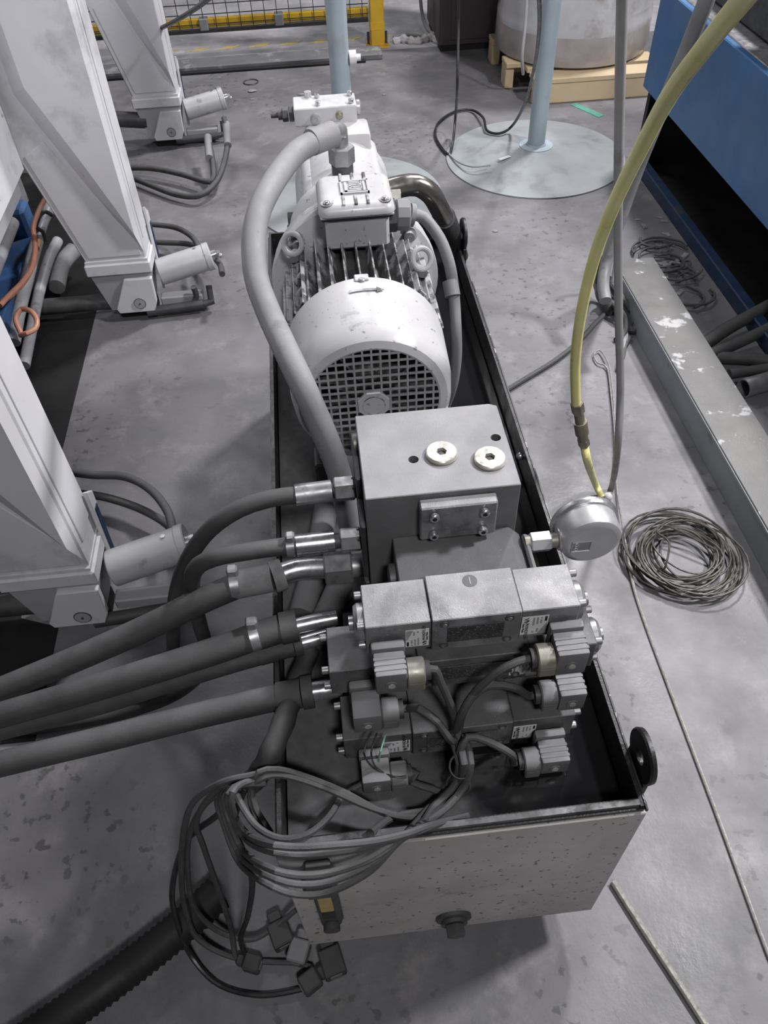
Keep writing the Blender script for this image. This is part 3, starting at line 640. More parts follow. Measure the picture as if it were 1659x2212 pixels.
for x, y in ((.163, 1.435), (.163, 1.478), (.235, 1.435), (.235, 1.478)):
    M().cyl((x, y, .940), (x, y, .949), .006, n=16, ch=.001).done('cap_screw', 'bright_steel', cb)
M().cyl((.143, 1.486, .940), (.143, 1.486, .951), .008, n=18).done('knob', 'bright_gauge', cb)
M().cyl((.246, 1.455, .922), (.256, 1.455, .922), .016, ch=.002).done('end_cap', 'bright_gauge', cb)
rv = M().hexa((.109, 1.45, .920), (.098, 1.45, .920), .0165).hexa((.096, 1.45, .920), (.083, 1.45, .920), .0145, rot=.4).done('relief_cartridge', 'dark_steel', cb)
M().cyl((.083, 1.45, .920), (.074, 1.45, .920), .010).cyl((.074, 1.45, .920), (.058, 1.45, .920), .0055).done('adjuster', 'dark_steel', rv)
M().hexa((.290, 1.165, .86), (.310, 1.165, .86), .010).cyl((.27, 1.165, .86), (.29, 1.165, .86), .007).done('bleed_fitting', 'zinc_plug', pu)
M().hexa((.300, 1.14, .825), (.316, 1.14, .825), .010).cyl((.28, 1.14, .825), (.30, 1.14, .825), .007).done('bleed_fitting', 'zinc_yellow', pu)
M().cyl((.112, 1.28, .75), (.075, 1.28, .75), .022).cyl((.083, 1.28, .75), (.083, 1.28, .52), .014).done('drain_pipe', 'dark_steel', pu)
M().cyl((.112, 1.36, .71), (.07, 1.36, .71), .028).done('side_cap', 'dark_steel', pu)

# suction pipe
sp_ = thing('suction_pipe', 'dark glossy bent suction pipe at right of the pump', 'pipe', (.43, 1.2, ZL))
spts = [P(838, 410, z=.772), P(868, 402, z=.775), P(900, 400, z=.772), P(930, 418, z=.750), P(948, 447, z=.705), P(962, 475, z=.655)]
M().tube(spts, .0245, 20).done('bend', 'suction_steel', sp_)
M().tube([P(960, 470, z=.665), P(972, 500, z=.60), P(982, 530, z=.54), P(990, 556, z=.497)], .0275, 20).done('rubber_sleeve', 'plug_black', sp_)

# ------------------------------------------------------------------ hoses
def hose(name, label, pts, r, matn, fit=None, group='hydraulic hoses on the left of the manifold'):
    c = pts[0]
    t = thing(name, label, 'hose', (c[0], c[1], c[2]), group)
    M().tube(pts, r, 16, step=.014).done('rubber', matn, t)
    return t
# pressure hose from pump elbow over the motor to the block
ph = thing('pressure_hose', 'thick grey hose arching from pump elbow past the fan cover to the block', 'hose', (.1, .8, .5))
nz = P(738, 336, z=.925)
M().hexa(nz+V((0, 0, -.016)), nz+V((0, 0, .020)), .0262, rot=.2).done('swivel_nut', 'dull_steel', ph)
M().cyl(nz+V((0, 0, -.034)), nz+V((0, 0, -.016)), .022).done('adaptor', 'dark_steel', ph)
e2 = P(712, 290, z=.990); e3 = P(672, 308, z=.992)
M().tube([nz+V((0, 0, .018)), nz+V((0, 0, .045)), P(733, 283, z=.978), P(722, 284, z=.989), e2], .0150, 16, step=.006).done('elbow', 'dull_steel', ph)
M().tube([e2+V((.006, 0, 0)), e3], .0235, 18, raw=True).done('ferrule', 'rubber_grey', ph)
hp = [e3+V((.004, 0, 0)), P(640, 330, z=.990), P(596, 385, z=.985), P(562, 450, z=.972), P(548, 520, z=.945), P(554, 600, z=.915), P(578, 670, z=.892), P(612, 745, z=.872), P(648, 820, z=.848), P(680, 890, z=.80), P(708, 955, z=.742), P(730, 1015, z=.680), P(745, 1080, z=.61), P(757, 1140, z=.55)]
M().tube(hp, .0205, 18, step=.012).done('rubber', 'rubber_grey', ph)

def fitted(label, nut_p, z, nr, fer, r_f, pts, r, extra=None, rubm='rubber_dusty', fm='dull_steel'):
    t = thing('hydraulic_hose', label, 'hose', P(*nut_p, z=z), 'hydraulic hoses on the left of the manifold')
    n = P(*nut_p, z=z)
    xa = BX0-.008
    M().cyl((xa, n.y, n.z), (n.x+.014, n.y, n.z), nr*.72, n=20).hexa((xa, n.y, n.z), (xa-.008, n.y, n.z), nr*.95, rot=.3).done('adaptor', 'dark_steel', t)
    M().hexa((n.x+.017, n.y, n.z), (n.x-.014, n.y, n.z), nr, rot=R(30)).done('swivel_nut', 'dull_steel', t)
    a, b = P(*fer[0], z=z), P(*fer[1], z=z+.002)
    M().cyl((n.x-.014, n.y, n.z), a, nr*.62, n=18).done('tail', 'dark_steel', t)
    M().tube([a, b], r_f, 18, raw=True).done('ferrule', fm, t)
    M().tube([b+(a-b)*.1]+pts, r, 16, step=.014).done('rubber', rubm, t)
    return t
hA = fitted('uppermost black hose leaving the block, curving down to the floor', (742, 1056), .742, .0195, ((716, 1060), (638, 1070)), .0170,
    [P(590, 1076, z=.748), P(520, 1098, z=.742), P(455, 1142, z=.708), P(408, 1205, z=.63), P(382, 1275, z=.51), P(374, 1350, z=.36), P(372, 1420, z=.20), P(345, 1475, z=.09), P(270, 1512, z=.035), P(150, 1540, z=.022), P(20, 1548, z=.02)], .0135)
hB = fitted('second black hose from top with clamp, bending sharply down', (755, 1166), .700, .0195, ((722, 1169), (640, 1178)), .0170,
    [P(600, 1182, z=.705), P(530, 1192, z=.706), P(460, 1206, z=.70), P(420, 1232, z=.66), P(416, 1285, z=.56), P(432, 1350, z=.42), P(446, 1410, z=.27), P(425, 1465, z=.12), P(360, 1510, z=.05), P(250, 1545, z=.025), P(120, 1568, z=.02), P(20, 1576, z=.018)], .0135, fm='bright_steel')
kq = P(628, 1180, z=.704)
M().tube([kq+V((.006, 0, 0)), kq-V((.006, 0, 0))], .0155, 16, raw=True).box(kq+V((-.006, -.006, .012)), kq+V((.008, .008, .028)), .003).done('hose_clamp', 'dull_steel', hB)

def thick(label, pipe, z, pr, nut, collar, sleeve, pts, r, sr, clamp=None):
    t = thing('return_hose', label, 'hose', P(*collar[0], z=z), 'thick return hoses running to the left')
    if nut: 
        n = P(*nut, z=z); M().hexa((n.x+.026, n.y, n.z), (n.x-.020, n.y, n.z), .0275, rot=.15).cyl((BX0, n.y, n.z), (n.x+.02, n.y, n.z), .02).done('swivel_nut', 'dull_steel', t)
    M().tube([P(*p, z=z) for p in pipe], pr, 16, step=.008).done('pipe', 'bright_steel', t)
    a, b = P(*collar[0], z=z), P(*collar[1], z=z)
    cb_ = M().tube([a, b], sr*1.12, 20, raw=True).done('collar', 'rubber_grey' if nut else 'rubber_dusty', t)
    M().tube([b, P(*sleeve, z=z-.003)], sr, 20, raw=True).done('sleeve', 'rubber_grey' if nut else 'rubber_dusty', t)
    M().tube([P(*sleeve, z=z-.003)+(b-P(*sleeve, z=z))*.15]+pts, r, 18, step=.016).done('rubber', 'rubber_dusty', t)
    if clamp:
        c = P(*clamp, z=z-.002); d = (b-P(*sleeve, z=z)).normalized()
        M().tube([c-d*.007, c+d*.007], sr*1.06, 20, raw=True).box(c+V((-.008, -.004, sr*.9)), c+V((.010, .012, sr*.9+.018)), .003).done('hose_clamp', 'dull_steel', t)
    return t
thick('thick grey hose with large nut, uppermost of the thick hoses running left', [(716, 1226), (680, 1226), (640, 1230), (602, 1243)], .60, .0185, (727, 1226), ((612, 1240), (588, 1248)), (508, 1264),
      [P(430, 1300, z=.585), P(330, 1350, z=.56), P(200, 1408, z=.52), P(80, 1458, z=.48), P(-60, 1515, z=.43)], .0215, .0235, (507, 1262))
thick('thick black hose with ribbed collar, middle of the thick hoses running left', [(BX0*0+728, 1334), (690, 1341), (640, 1352)], .605, .0125, None, ((642, 1351), (606, 1358)), (548, 1376),
      [P(470, 1404, z=.59), P(350, 1442, z=.57), P(200, 1488, z=.53), P(60, 1528, z=.49), P(-70, 1565, z=.45)], .0215, .0225, (548, 1374))
thick('black hose tucked under the middle thick hose', [(728, 1368), (690, 1378), (648, 1390)], .565, .0120, None, ((652, 1388), (634, 1393)), (560, 1414),
      [P(470, 1440, z=.555), P(350, 1478, z=.53), P(220, 1520, z=.49), P(60, 1562, z=.45), P(-70, 1595, z=.42)], .0170, .0180)
thick('lowest thick black hose running left near the tray corner', [(738, 1484), (705, 1489), (672, 1494)], .556, .0150, None, ((676, 1493), (652, 1497)), (600, 1506),
      [P(520, 1524, z=.552), P(400, 1552, z=.54), P(250, 1590, z=.52), P(100, 1626, z=.50), P(-70, 1668, z=.47)], .0200, .0225)
# pipes lying on the dusty lid
for k, (a, b, lab) in enumerate((((708, 1075), (650, 1330), 'fat dusty pipe lying on the tray beneath the hose fittings'), ((735, 1265), (655, 1410), 'second dusty pipe lying on the tray, nearer the valves'))):
    tag(M().tube([P(*a, z=ZL+.026), P((a[0]+b[0])/2+6, (a[1]+b[1])/2, z=ZL+.024), P(*b, z=ZL+.023)], .0225, 16).done('tray_pipe', 'lid_dust'), lab, 'pipe', 'pipes on the tray')
tag(M().tube([P(668, 1405, z=.525), P(640, 1480, z=.54), P(612, 1560, z=.565), P(592, 1610, z=.57), P(570, 1655, z=.54), P(545, 1690, z=.47)], .017, 14, wob=.06).done('conduit', 'plug_black'), 'black corrugated conduit leaving over the front left tray corner', 'conduit')
def PD(px, py, d):
    q = ray(px, py); return CAM+q.normalized()*d
# ------------------------------------------------------------------ cable loops hanging over the front left corner of the tray
cc = 'control cables looped over the front left tray corner'
def loop(label, pts, r=.0048, m='cable_dusty'):
    return tag(M().tube(pts, r, 8, step=.01).done('control_cable', m), label, 'cable', cc)
loop('dusty cable crossing the tray diagonally from the loops to the valve bundle', [P(930, 1768, z=.512), P(840, 1760, z=.530), P(740, 1710, z=.548), P(660, 1678, z=.560), P(600, 1662, z=.574), P(560, 1668, z=.575), P(545, 1700, z=.55), P(552, 1745, z=.53), P(585, 1800, z=.52)])
loop('second dusty cable beside the diagonal one, ending at the loops', [P(905, 1775, z=.513), P(800, 1745, z=.540), P(700, 1702, z=.552), P(610, 1675, z=.568), P(562, 1684, z=.568), P(540, 1720, z=.535), P(560, 1785, z=.52)])
loop('cable forming the round loop lying across the tray rim', [P(870, 1642, z=.502), P(790, 1690, z=.510), P(740, 1720, z=.520), P(710, 1765, z=.548), P(665, 1802, z=.572), P(610, 1812, z=.572), P(560, 1790, z=.562), P(525, 1745, z=.555), P(508, 1705, z=.545), P(520, 1690, z=.555)])
for k in range(5):
    ym = (1826, 1842, 1886, 1906, 1928)[k]; q = ym-1826
    lab = ('uppermost', 'second', 'third', 'fourth', 'lowest')[k]+' of the cable strands sagging across the cream end panel'
    loop(lab, [P(1010-k*8, 1762+k*2, z=.53), P(930-k*6, 1782+k*3, z=.574+k*.003), P(874-k*3, 1802+q*.14, y=-.014), P(800, 1818+q*.62, y=-.034), P(715, 1826+q*.98, y=-.044), P(640, 1830+q*1.0, y=-.042), P(575, 1822+q*.85, y=-.03), P(532-k*4, 1800+q*.6, x=-.045-k*.006), P(504-k*5, 1755+q*.25, x=-.055-k*.008), P(502-k*8, 1712+k*3, x=-.05-k*.01), P(530-k*6, 1690+k*2, z=.565-k*.004), P(575, 1680+k*3, z=.564)])
# strands falling left to the floor
fl = [[(556, 1672, .57), (480, 1690, .55), (420, 1730, .49), (398, 1790, .42), (392, 1880, .28), (400, 1960, .14), (430, 2030, .05), (520, 2072, .012), (640, 2080, .010), (675, 2090, .012)],
      [(540, 1686, .565), (470, 1705, .52), (425, 1770, .43), (440, 1830, .35), (475, 1930, .2), (500, 2010, .07), (510, 2070, .015), (540, 2085, .012)],
      [(520, 1700, .55), (450, 1730, .48), (410, 1800, .38), (405, 1880, .26), (420, 1960, .14), (470, 2010, .06), (540, 2030, .03), (590, 2005, .03), (640, 1965, .06)],
      [(545, 1690, .56), (500, 1720, .5), (470, 1760, .43), (400, 1820, .33), (372, 1920, .2), (382, 1990, .1), (410, 2060, .03), (470, 2125, .008), (560, 2150, .007), (660, 2135, .008), (690, 2120, .012)],
      [(530, 1700, .555), (505, 1780, .44), (530, 1850, .35), (545, 1910, .26), (535, 1980, .14), (520, 2030, .05), (536, 2075, .012)]]
for k, q in enumerate(fl):
    lab = ('dark cable hanging to the floor and running to the plug under the tank corner', 'dark cable dropping straight to the small plug on the floor', 'dark cable hanging left and curving back under the end panel', 'outermost dark cable sweeping widest over the dark floor', 'innermost dark cable hanging beside the cream panel edge')[k]
    loop(lab, [P(a, b, z=c) for a, b, c in q], .0050, 'cable_dusty' if k < 3 else 'cable_black')
# loose plugs lying on the floor below
def floor_plug(label, c, rz, s=1.0, m='plug_black'):
    t = thing('loose_plug', label, 'cable plug', (c.x, c.y, 0), 'loose plugs on the floor under the tank corner')
    mt_ = Matrix.Translation((c.x, c.y, 0)) @ Matrix.Rotation(rz, 4, 'Z')
    M().box((-.018*s, -.020*s, 0), (.018*s, .020*s, .034*s), .003, m=mt_).done('plug_housing', m, t)
    M().box((-.012*s, .020*s, .006*s), (.012*s, .038*s, .028*s), .003, m=mt_).done('gland', m, t)
    M().box((-.010*s, -.0215*s, .006*s), (.010*s, -.020*s, .026*s), .001, m=mt_).done('pin_face', 'plug_plastic', t)
floor_plug('small dark plug on the floor left of the tank foot', P(548, 2085, z=0), R(70), .8)
floor_plug('dark square plug leaning under the tank corner', P(610, 2025, z=0), R(20), 1.1)
floor_plug('pale plug with visible pins on the floor at the tank corner', P(648, 2062, z=0), R(-20), 1.0, 'plug_plastic')
floor_plug('dark plug on the floor at the shadow edge', P(720, 2085, z=0), R(15), 1.15)
floor_plug('brownish plug at the end of the outermost cable', P(672, 2125, z=0), R(-60), .9, 'plug_black')

# ------------------------------------------------------------------ white machine frame on the left
wm = thing('machine_frame', 'big white machine frame with three legs along the left', 'machine', (-.8, 2.2, 0))
LX0, LX1 = -.655, -.450
def leg(Y0, upper=True):
    D = .13
    lg_ = M().prism([(LX1, Y0, .235), (LX1, Y0, 2.4), (-.80, Y0, 2.4), (-.775, Y0, .72), (-.745, Y0, .59), (LX0, Y0, .235)], (0, D, 0), .004).done('leg', 'white_paint', wm)  # upper height out of view, added to block light from the left
    # forward upper plate, its slanted edge forming a shaded band
    a = [(LX1-.012, .34), (LX1-.012, 1.69), (-.655, 1.69), (-.648, .80), (-.62, .735), (-.545, .555)]
    b = [(LX1-.004, .262), (LX1-.004, 1.69), (-.700, 1.69), (-.692, .775), (-.660, .700), (-.572, .500)]
    M().loft([(x, Y0, z) for x, z in b], [(x, Y0-.030, z) for x, z in a]).done('upper_plate', 'white_paint', lg_, smooth=False)
    # lower recessed panel with thin raised border
    ring = [(LX0+.016, .252), (LX1-.014, .252), (LX1-.014, .300), (-.585, .500), (-.655, .64), (-.725, .60)]
    M().prism([(x, Y0-.004, z) for x, z in ring], (0, .004, 0), .0015).done('lower_panel', 'white_paint', lg_, smooth=False)
    # side recess on the right face
    M().prism([(LX1, Y0+.022, .30), (LX1, Y0+D-.022, .30), (LX1, Y0+D-.022, 1.5), (LX1, Y0+.022, 1.5)], (.003, 0, 0), .001).done('side_panel', 'white_paint', lg_, smooth=False)
    M().box((LX0-.008, Y0-.012, .188), (LX1+.008, Y0+D+.012, .230), .004).box((LX0-.002, Y0-.006, .230), (LX1+.002, Y0+D+.006, .240)).done('collar', 'white_paint', lg_)
    ft = M().loft([(LX0+.035, Y0+.005, .045), (LX1-.020, Y0+.005, .045), (LX1-.020, Y0+D-.02, .045), (LX0+.035, Y0+D-.02, .045)],
                  [(LX0, Y0, .189), (LX1, Y0, .189), (LX1, Y0+D, .189), (LX0, Y0+D, .189)]).done('foot', 'grey_paint', wm, smooth=False)
    M().prism([(-.592, Y0-.016, .040), (LX1-.018, Y0-.016, .040), (LX1-.004, Y0-.016, .075), (LX1, Y0-.016, .170), (-.545, Y0-.016, .170), (-.600, Y0-.016, .060)], (0, .02, 0), .003).done('lit_foot_plate', 'white_paint', ft)  # white plate cut to the lit part of the foot, slanted shadow edge included
    M().cyl((-.512, Y0-.016, .078), (-.512, Y0-.021, .078), .0195, n=26).done('pivot_washer', 'grey_paint', ft)
    M().torus((-.512, Y0-.020, .078), (0, 1, 0), .0195, .0014, 26, 6).cyl((-.512, Y0-.021, .078), (-.512, Y0-.024, .078), .003, n=10).done('pivot_ring', 'dark_steel', ft)
    M().box((-.60, Y0+.02, 0), (-.47, Y0+.10, .046), .004).done('foot_pad', 'void_black', ft)
    # bracket plate at the back right with a blue inside face
    M().prism([(LX1+.004, Y0+.095, .06), (LX1+.004, Y0+.120, .06), (LX1+.004, Y0+.150, .33), (LX1+.004, Y0+.115, .36)], (.010, 0, 0), .002).done('clevis_plate', 'white_paint', ft)
    M().prism([(LX1+.0145, Y0+.105, .14), (LX1+.0145, Y0+.124, .14), (LX1+.0145, Y0+.138, .30), (LX1+.0145, Y0+.120, .30)], (.002, 0, 0)).done('clevis_face', 'blue_dark', ft, smooth=False)
for y_ in (.787, 2.12, 3.57): leg(y_)
M().box((-2.2, 1.0, .575), (-.725, 2.085, 2.4), .006).done('bed_beam', 'white_paint', wm)  # bed carried up beyond view to keep light off the floor by the tank
M().box((-2.2, 2.26, .50), (-.80, 3.55, 2.4), .006).done('bed_beam', 'white_paint', wm)
M().box((-2.2, 1.0, .50), (-.76, 2.085, .575), .004).done('bed_flange', 'grey_paint', wm)
M().cyl((-.95, 3.60, .16), (-.62, 3.60, .12), .035).done('cross_shaft', 'dark_steel', wm)
for y_ in (2.16, .84): M().cyl((-.95, y_, .06), (-.60, y_, .06), .028).done('cross_shaft', 'dark_steel', wm)

def foot_cyl(Y0, label, far):
    t = thing('foot_cylinder', label, 'cylinder', (-.35, Y0+.07, .1), 'cylinders on the machine feet')
    a = V((LX1+.012, Y0+.070, .140)); b = V((-.262, Y0+.105, .165)); d = (b-a).normalized()
    M().cyl(a, b, .046, n=36, ch=.003).done('barrel', 'cyl_paint', t)
    M().cyl(b-d*.012, b+d*.012, .0485, n=36, ch=.003).done('end_ring', 'cyl_paint', t)
    M().cyl(b+d*.012, b+d*.030, .018).hexa(b+d*.030, b+d*.044, .014).sphere(b+d*.046+V((0, -.012, -.004)), .009).done('end_fitting', 'bright_steel', t)
    M().lathe(a+d*.14+V((0, 0, .044)), (0, 0, 1), [(.006, 0), (.006, .006), (0, .006)], 10).done('grease_nipple', 'bright_steel', t)
    M().box((LX1, Y0+.03, .028), (-.30, Y0+.07, .062), .004).done('guide_bar', 'grey_paint', t)
    M().cyl((-.50, Y0+.0, .030), (-.30, Y0+.012, .034), .017).cyl((-.30, Y0+.012, .034), (-.262, Y0+.020, .040), .012).cyl((-.272, Y0+.02, .04), (-.272, Y0+.04, .09), .011).done('lower_fitting', 'plug_black', t)
foot_cyl(.787, 'pale dirty cylinder on the nearest machine foot, beside the black hoses', 0)
foot_cyl(2.12, 'silver grey cylinder on the middle machine foot', 0)
foot_cyl(3.57, 'silver grey cylinder on the farthest machine foot', 0)
def fh(label, pts, r=.0115):
    tag(M().tube([P(a, b, z=c) for a, b, c in pts], r, 12).done('foot_hose', 'rubber_dusty'), label, 'hose', 'hoses behind the machine feet')
fh('upper black hose behind the nearest foot cylinder', [(150, 1020, .10), (200, 1026, .10), (270, 1030, .10), (325, 1058, .10), (362, 1105, .11), (376, 1160, .13), (386, 1185, .15)])
fh('lower black hose behind the nearest foot cylinder', [(170, 1066, .05), (230, 1075, .05), (300, 1098, .05), (360, 1132, .05), (395, 1175, .06), (415, 1210, .08)])
fh('upper black hose behind the middle foot cylinder', [(290, 484, .10), (330, 485, .10), (380, 492, .10), (415, 512, .11), (432, 540, .13), (440, 560, .15)], .0105)
fh('lower black hose ending at the middle foot cylinder fitting', [(300, 522, .06), (350, 524, .06), (410, 528, .07), (450, 545, .09), (474, 570, .13), (480, 592, .15)], .0105)
fh('dark hose dropping below the middle foot cylinder', [(418, 620, .10), (424, 640, .06), (414, 660, .03), (395, 668, .02), (372, 672, .02)], .0105)
fh('upper black hose of the farthest foot running left', [(270, 362, .05), (330, 364, .05), (390, 376, .05), (445, 392, .05), (461, 384, .06), (458, 340, .10), (452, 310, .12)], .0125)
fh('lower black hose looping up to the farthest foot cylinder', [(270, 378, .03), (320, 398, .03), (380, 420, .03), (430, 422, .04), (468, 392, .06), (487, 340, .10), (492, 290, .14), (484, 255, .17)], .0125)
for k, (pp, q) in enumerate(((492, 290), (452, 318))):
    a = P(pp, q+24, z=.125 if k == 0 else .105); b = P(pp-3, q-22, z=.155 if k == 0 else .125)
    tag(M().cyl(a, b, .017, n=16).done('hose_ferrule', 'rubber_grey'), ('outer', 'inner')[k]+' hose ferrule at the farthest foot cylinder', 'hose fitting', 'ferrules at the farthest foot')

# things under the machine bed at far left
tag(M().prism([(-2.4, .50, .0005), (-.60, .50, .0005), (-.60, .80, .0005), (-.70, .84, .0005), (-.70, 3.4, .0005), (-2.4, 3.4, .0005)], (0, 0, .004)).done('mat_with_leg_shade', 'void_black', smooth=False), 'black oily mat under the white machine, its near end painted leg shadow', 'mat')  # near lobe of the black sheet stands in for the nearest leg's shadow
cv = thing('blue_conveyor', 'blue steel conveyor frame with grey rails under the white machine', 'conveyor', (-.98, 2.2, 0))
for x, z, w_ in ((-1.05, .25, .05), (-.93, .20, .035)):
    M().box((x-w_, 1.3, z-.06), (x+w_, 2.55, z), .004).done('side_rail', 'blue_mid', cv)
for x in (-1.10, -1.0, -.925):
    M().cyl((x, 1.3, .262), (x-.02, 2.50, .262), .022, n=16).done('roller_rail', 'pipe_grey', cv)
M().box((-1.04, 2.40, .16), (-.90, 2.50, .30), .012).cyl((-.97, 2.42, .30), (-.97, 2.42, .33), .04).done('drive_box', 'blue_mid', cv)
M().box((-1.06, 2.52, .24), (-.93, 2.60, .36), .01).done('end_box', 'dull_steel', cv)
M().box((-1.1, 1.5, 0), (-.9, 1.6, .14), .004).done('support', 'blue_dark', cv)
for k, (pts, r_, m_, lab) in enumerate((
    ([(112, 440, .30), (92, 478, .28), (80, 520, .25), (62, 590, .20), (40, 680, .15), (30, 740, .12)], .021, 'pipe_grey', 'pale grey pipe with black clamps under the machine bed'),
    ([(125, 520, .16), (105, 560, .15), (85, 630, .12), (66, 720, .08), (52, 790, .06)], .019, 'pipe_grey', 'second pale grey pipe, lower, under the machine bed'),
    ([(160, 540, .10), (135, 570, .09), (122, 620, .08)], .030, 'rubber_grey', 'short fat grey pipe end beside the middle leg'))):
    tag(M().tube([P(a, b, z=c) for a, b, c in pts], r_, 14).done('conveyor_pipe', m_), lab, 'pipe', 'pipes under the machine bed')
for k, (pts, lab) in enumerate((([(100, 425, .36), (84, 455, .34), (72, 492, .32), (76, 530, .30), (70, 575, .29), (48, 610, .28), (18, 640, .28), (0, 660, .28)], 'orange cable curving under the machine bed'),
                                ([(84, 520, .27), (74, 560, .27), (58, 600, .27), (30, 632, .27), (4, 652, .27)], 'second orange cable beside the first one'),
                                ([(46, 722, .20), (34, 690, .22), (46, 668, .23), (66, 672, .23), (80, 692, .22), (76, 710, .21), (58, 720, .21), (44, 724, .20)], 'small loop of orange cable near the nearest leg'))):
    tag(M().tube([P(a, b, z=c) for a, b, c in pts], .0085, 10).done('orange_cable', 'orange_cable'), lab, 'cable', 'orange cables at far left')
tag(M().tube([P(112, 465, z=.31), P(100, 458, z=.33), P(88, 463, z=.33), P(78, 490, z=.30), P(92, 500, z=.28), P(98, 520, z=.24)], .007, 8).done('black_cable', 'cable_black'), 'black cable wrapped around the pale grey pipe', 'cable')

# ------------------------------------------------------------------ wire coil, loose wire and rod on the floor right of the tank
wc = thing('wire_coil', 'coil of thin rusty wire lying on the floor beside the steel beam', 'wire coil', (.985, .815, 0))
pts = []; cx0, cy0 = .985, .812
for i in range(17*28):
    a = 2*math.pi*i/28; tn = i/28
    rr = .105+.032*math.sin(tn*2.4+.6)+.010*math.sin(tn*7.7)
    ox = .010*math.sin(tn*1.3); oy = .012*math.cos(tn*1.9)
    pts.append(V((cx0+ox+rr*math.cos(a)*1.02, cy0+oy+rr*math.sin(a), .008+.020*(.5+.5*math.sin(tn*3.1+a))+.012*(tn/17))))
M().tube(pts, .0028, 6, raw=True).done('coil_turns', 'wire_rust', wc)
M().tube([pts[-1], P(1440, 1135, z=.05), P(1420, 1150, z=.05), P(1445, 1170, z=.05), P(1440, 1215, z=.05), P(1432, 1235, z=.03)], .0028, 6).done('binding_end', 'wire_rust', wc)
M().tube([P(1352, 1175, z=.03), P(1356, 1205, z=.012), P(1372, 1280, z=.004), P(1402, 1370, z=.003), P(1440, 1472, z=.003), P(1492, 1610, z=.003), P(1545, 1750, z=.003), P(1600, 1900, z=.003), P(1640, 2010, z=.003), P(1690, 2140, z=.003)], .0042, 8).done('wire_lead', 'wire_steel', wc)
M().tube([P(1352, 1175, z=.03), P(1344, 1130, z=.02), P(1335, 1075, z=.012), P(1330, 1000, z=.010), P(1328, 930, z=.010), P(1320, 850, z=.010), P(1312, 795, z=.010), P(1292, 784, z=.010), P(1283, 766, z=.010), P(1294, 756, z=.010), P(1308, 772, z=.014), P(1318, 800, z=.014), P(1325, 860, z=.014), P(1330, 930, z=.012)], .0026, 8).done('wire_loop', 'wire_steel', wc)
tag(M().tube([P(1324, 1905, z=.006), P(1360, 1962, z=.006), P(1412, 2042, z=.006), P(1470, 2130, z=.006), P(1570, 2285, z=.006)], .0066, 10).done('steel_rod', 'wire_steel'), 'pale steel rod lying on the floor near the tank front corner', 'rod')

# ------------------------------------------------------------------ steel beam on the floor
bmx0, bmx1, bmz, bmy = 1.176, 1.320, .105, 2.045
be = thing('steel_beam', 'long grey steel channel beam lying on the floor at right', 'beam', (1.25, 1.0, 0))
M().box((bmx0, -1.2, 0), (bmx0+.008, bmy, bmz-.016), .001).done('web_side', 'beam_side', be)
M().box((bmx0-.003, -1.2, bmz-.014), (bmx0+.006, bmy, bmz-.004), .001).done('lip', 'beam_side', be)
M().box((bmx0, -1.2, bmz-.006), (bmx1, bmy+.03, bmz), .001).done('top_flange', 'beam_steel', be)
M().box((bmx1-.008, -1.2, 0), (bmx1, bmy, bmz-.006), .001).done('web_side', 'beam_side', be)
M().box((bmx0, bmy-.02, 0), (bmx1, bmy-.012, bmz-.006)).done('end_plate', 'beam_side', be)

# ------------------------------------------------------------------ blue machine at right
bm_ = thing('blue_machine', 'blue painted machine with black recess at right edge', 'machine', (2.1, 2.0, 0))
M().box((1.56, -.5, .315), (1.585, 3.055, .680), .004).done('side_panel', 'blue_paint', bm_)
M().box((1.585, 3.03, .315), (2.6, 3.055, .680), .004).done('end_panel', 'blue_paint', bm_)
M().box((1.60, -.5, .640), (2.6, 3.03, .672), .003).done('top_table', 'dull_steel', bm_)
M().box((1.68, 1.4, .672), (2.3, 2.95, .86), .01).done('die_block', 'dark_steel', bm_)
M().box((1.78, 1.6, .86), (2.3, 2.7, 1.0), .01).done('upper_block', 'blue_dark', bm_)
M().box((1.62, 2.0, .98), (2.2, 2.5, 1.06), .006).done('press_pad', 'mauve_paint', bm_)
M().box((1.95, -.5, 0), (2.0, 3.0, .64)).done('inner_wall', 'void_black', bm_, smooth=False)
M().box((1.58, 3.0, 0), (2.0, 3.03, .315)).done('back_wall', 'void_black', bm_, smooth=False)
M().box((1.56, -.5, 0), (1.60, 3.03, .055), .004).done('floor_rail', 'blue_dark', bm_)
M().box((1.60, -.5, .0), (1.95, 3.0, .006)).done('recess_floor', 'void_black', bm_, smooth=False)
M().prism([(1.70, 1.40, 0), (1.74, 1.40, 0), (1.74, 1.62, .315), (1.70, 1.62, .315)], (0, .05, 0)).done('brace', 'blue_dark', bm_, smooth=False)

# hoses and scrap between beam and blue machine
for k, (pts, r_, lab) in enumerate((
    ([(1520, 745, .03), (1580, 705, .04), (1640, 672, .05), (1700, 640, .06)], .022, 'uppermost dark hose poking out under the blue machine'),
    ([(1530, 768, .03), (1600, 738, .035), (1680, 700, .05)], .019, 'second dark hose under the blue machine'),
    ([(1545, 772, .02), (1610, 775, .022), (1690, 782, .022)], .020, 'straight grey hose under the blue machine'),
    ([(1575, 808, .018), (1640, 798, .02), (1700, 790, .02)], .016, 'lowest dark hose beyond the beam'))):
    tag(M().tube([P(a, b, z=c) for a, b, c in pts], r_, 12).done('floor_hose', 'rubber_dusty'), lab, 'hose', 'hoses under the blue machine')
tp = P(1640, 835, z=.02)
tag(M().lathe(tp+V((-.06, -.015, .012)), (1, .25, 0), [(.026, 0), (.030, 0), (.030, .16), (.026, .16)], 20, closed=True).done('pipe_offcut', 'dull_steel'), 'open pipe offcut lying beyond the beam', 'pipe')
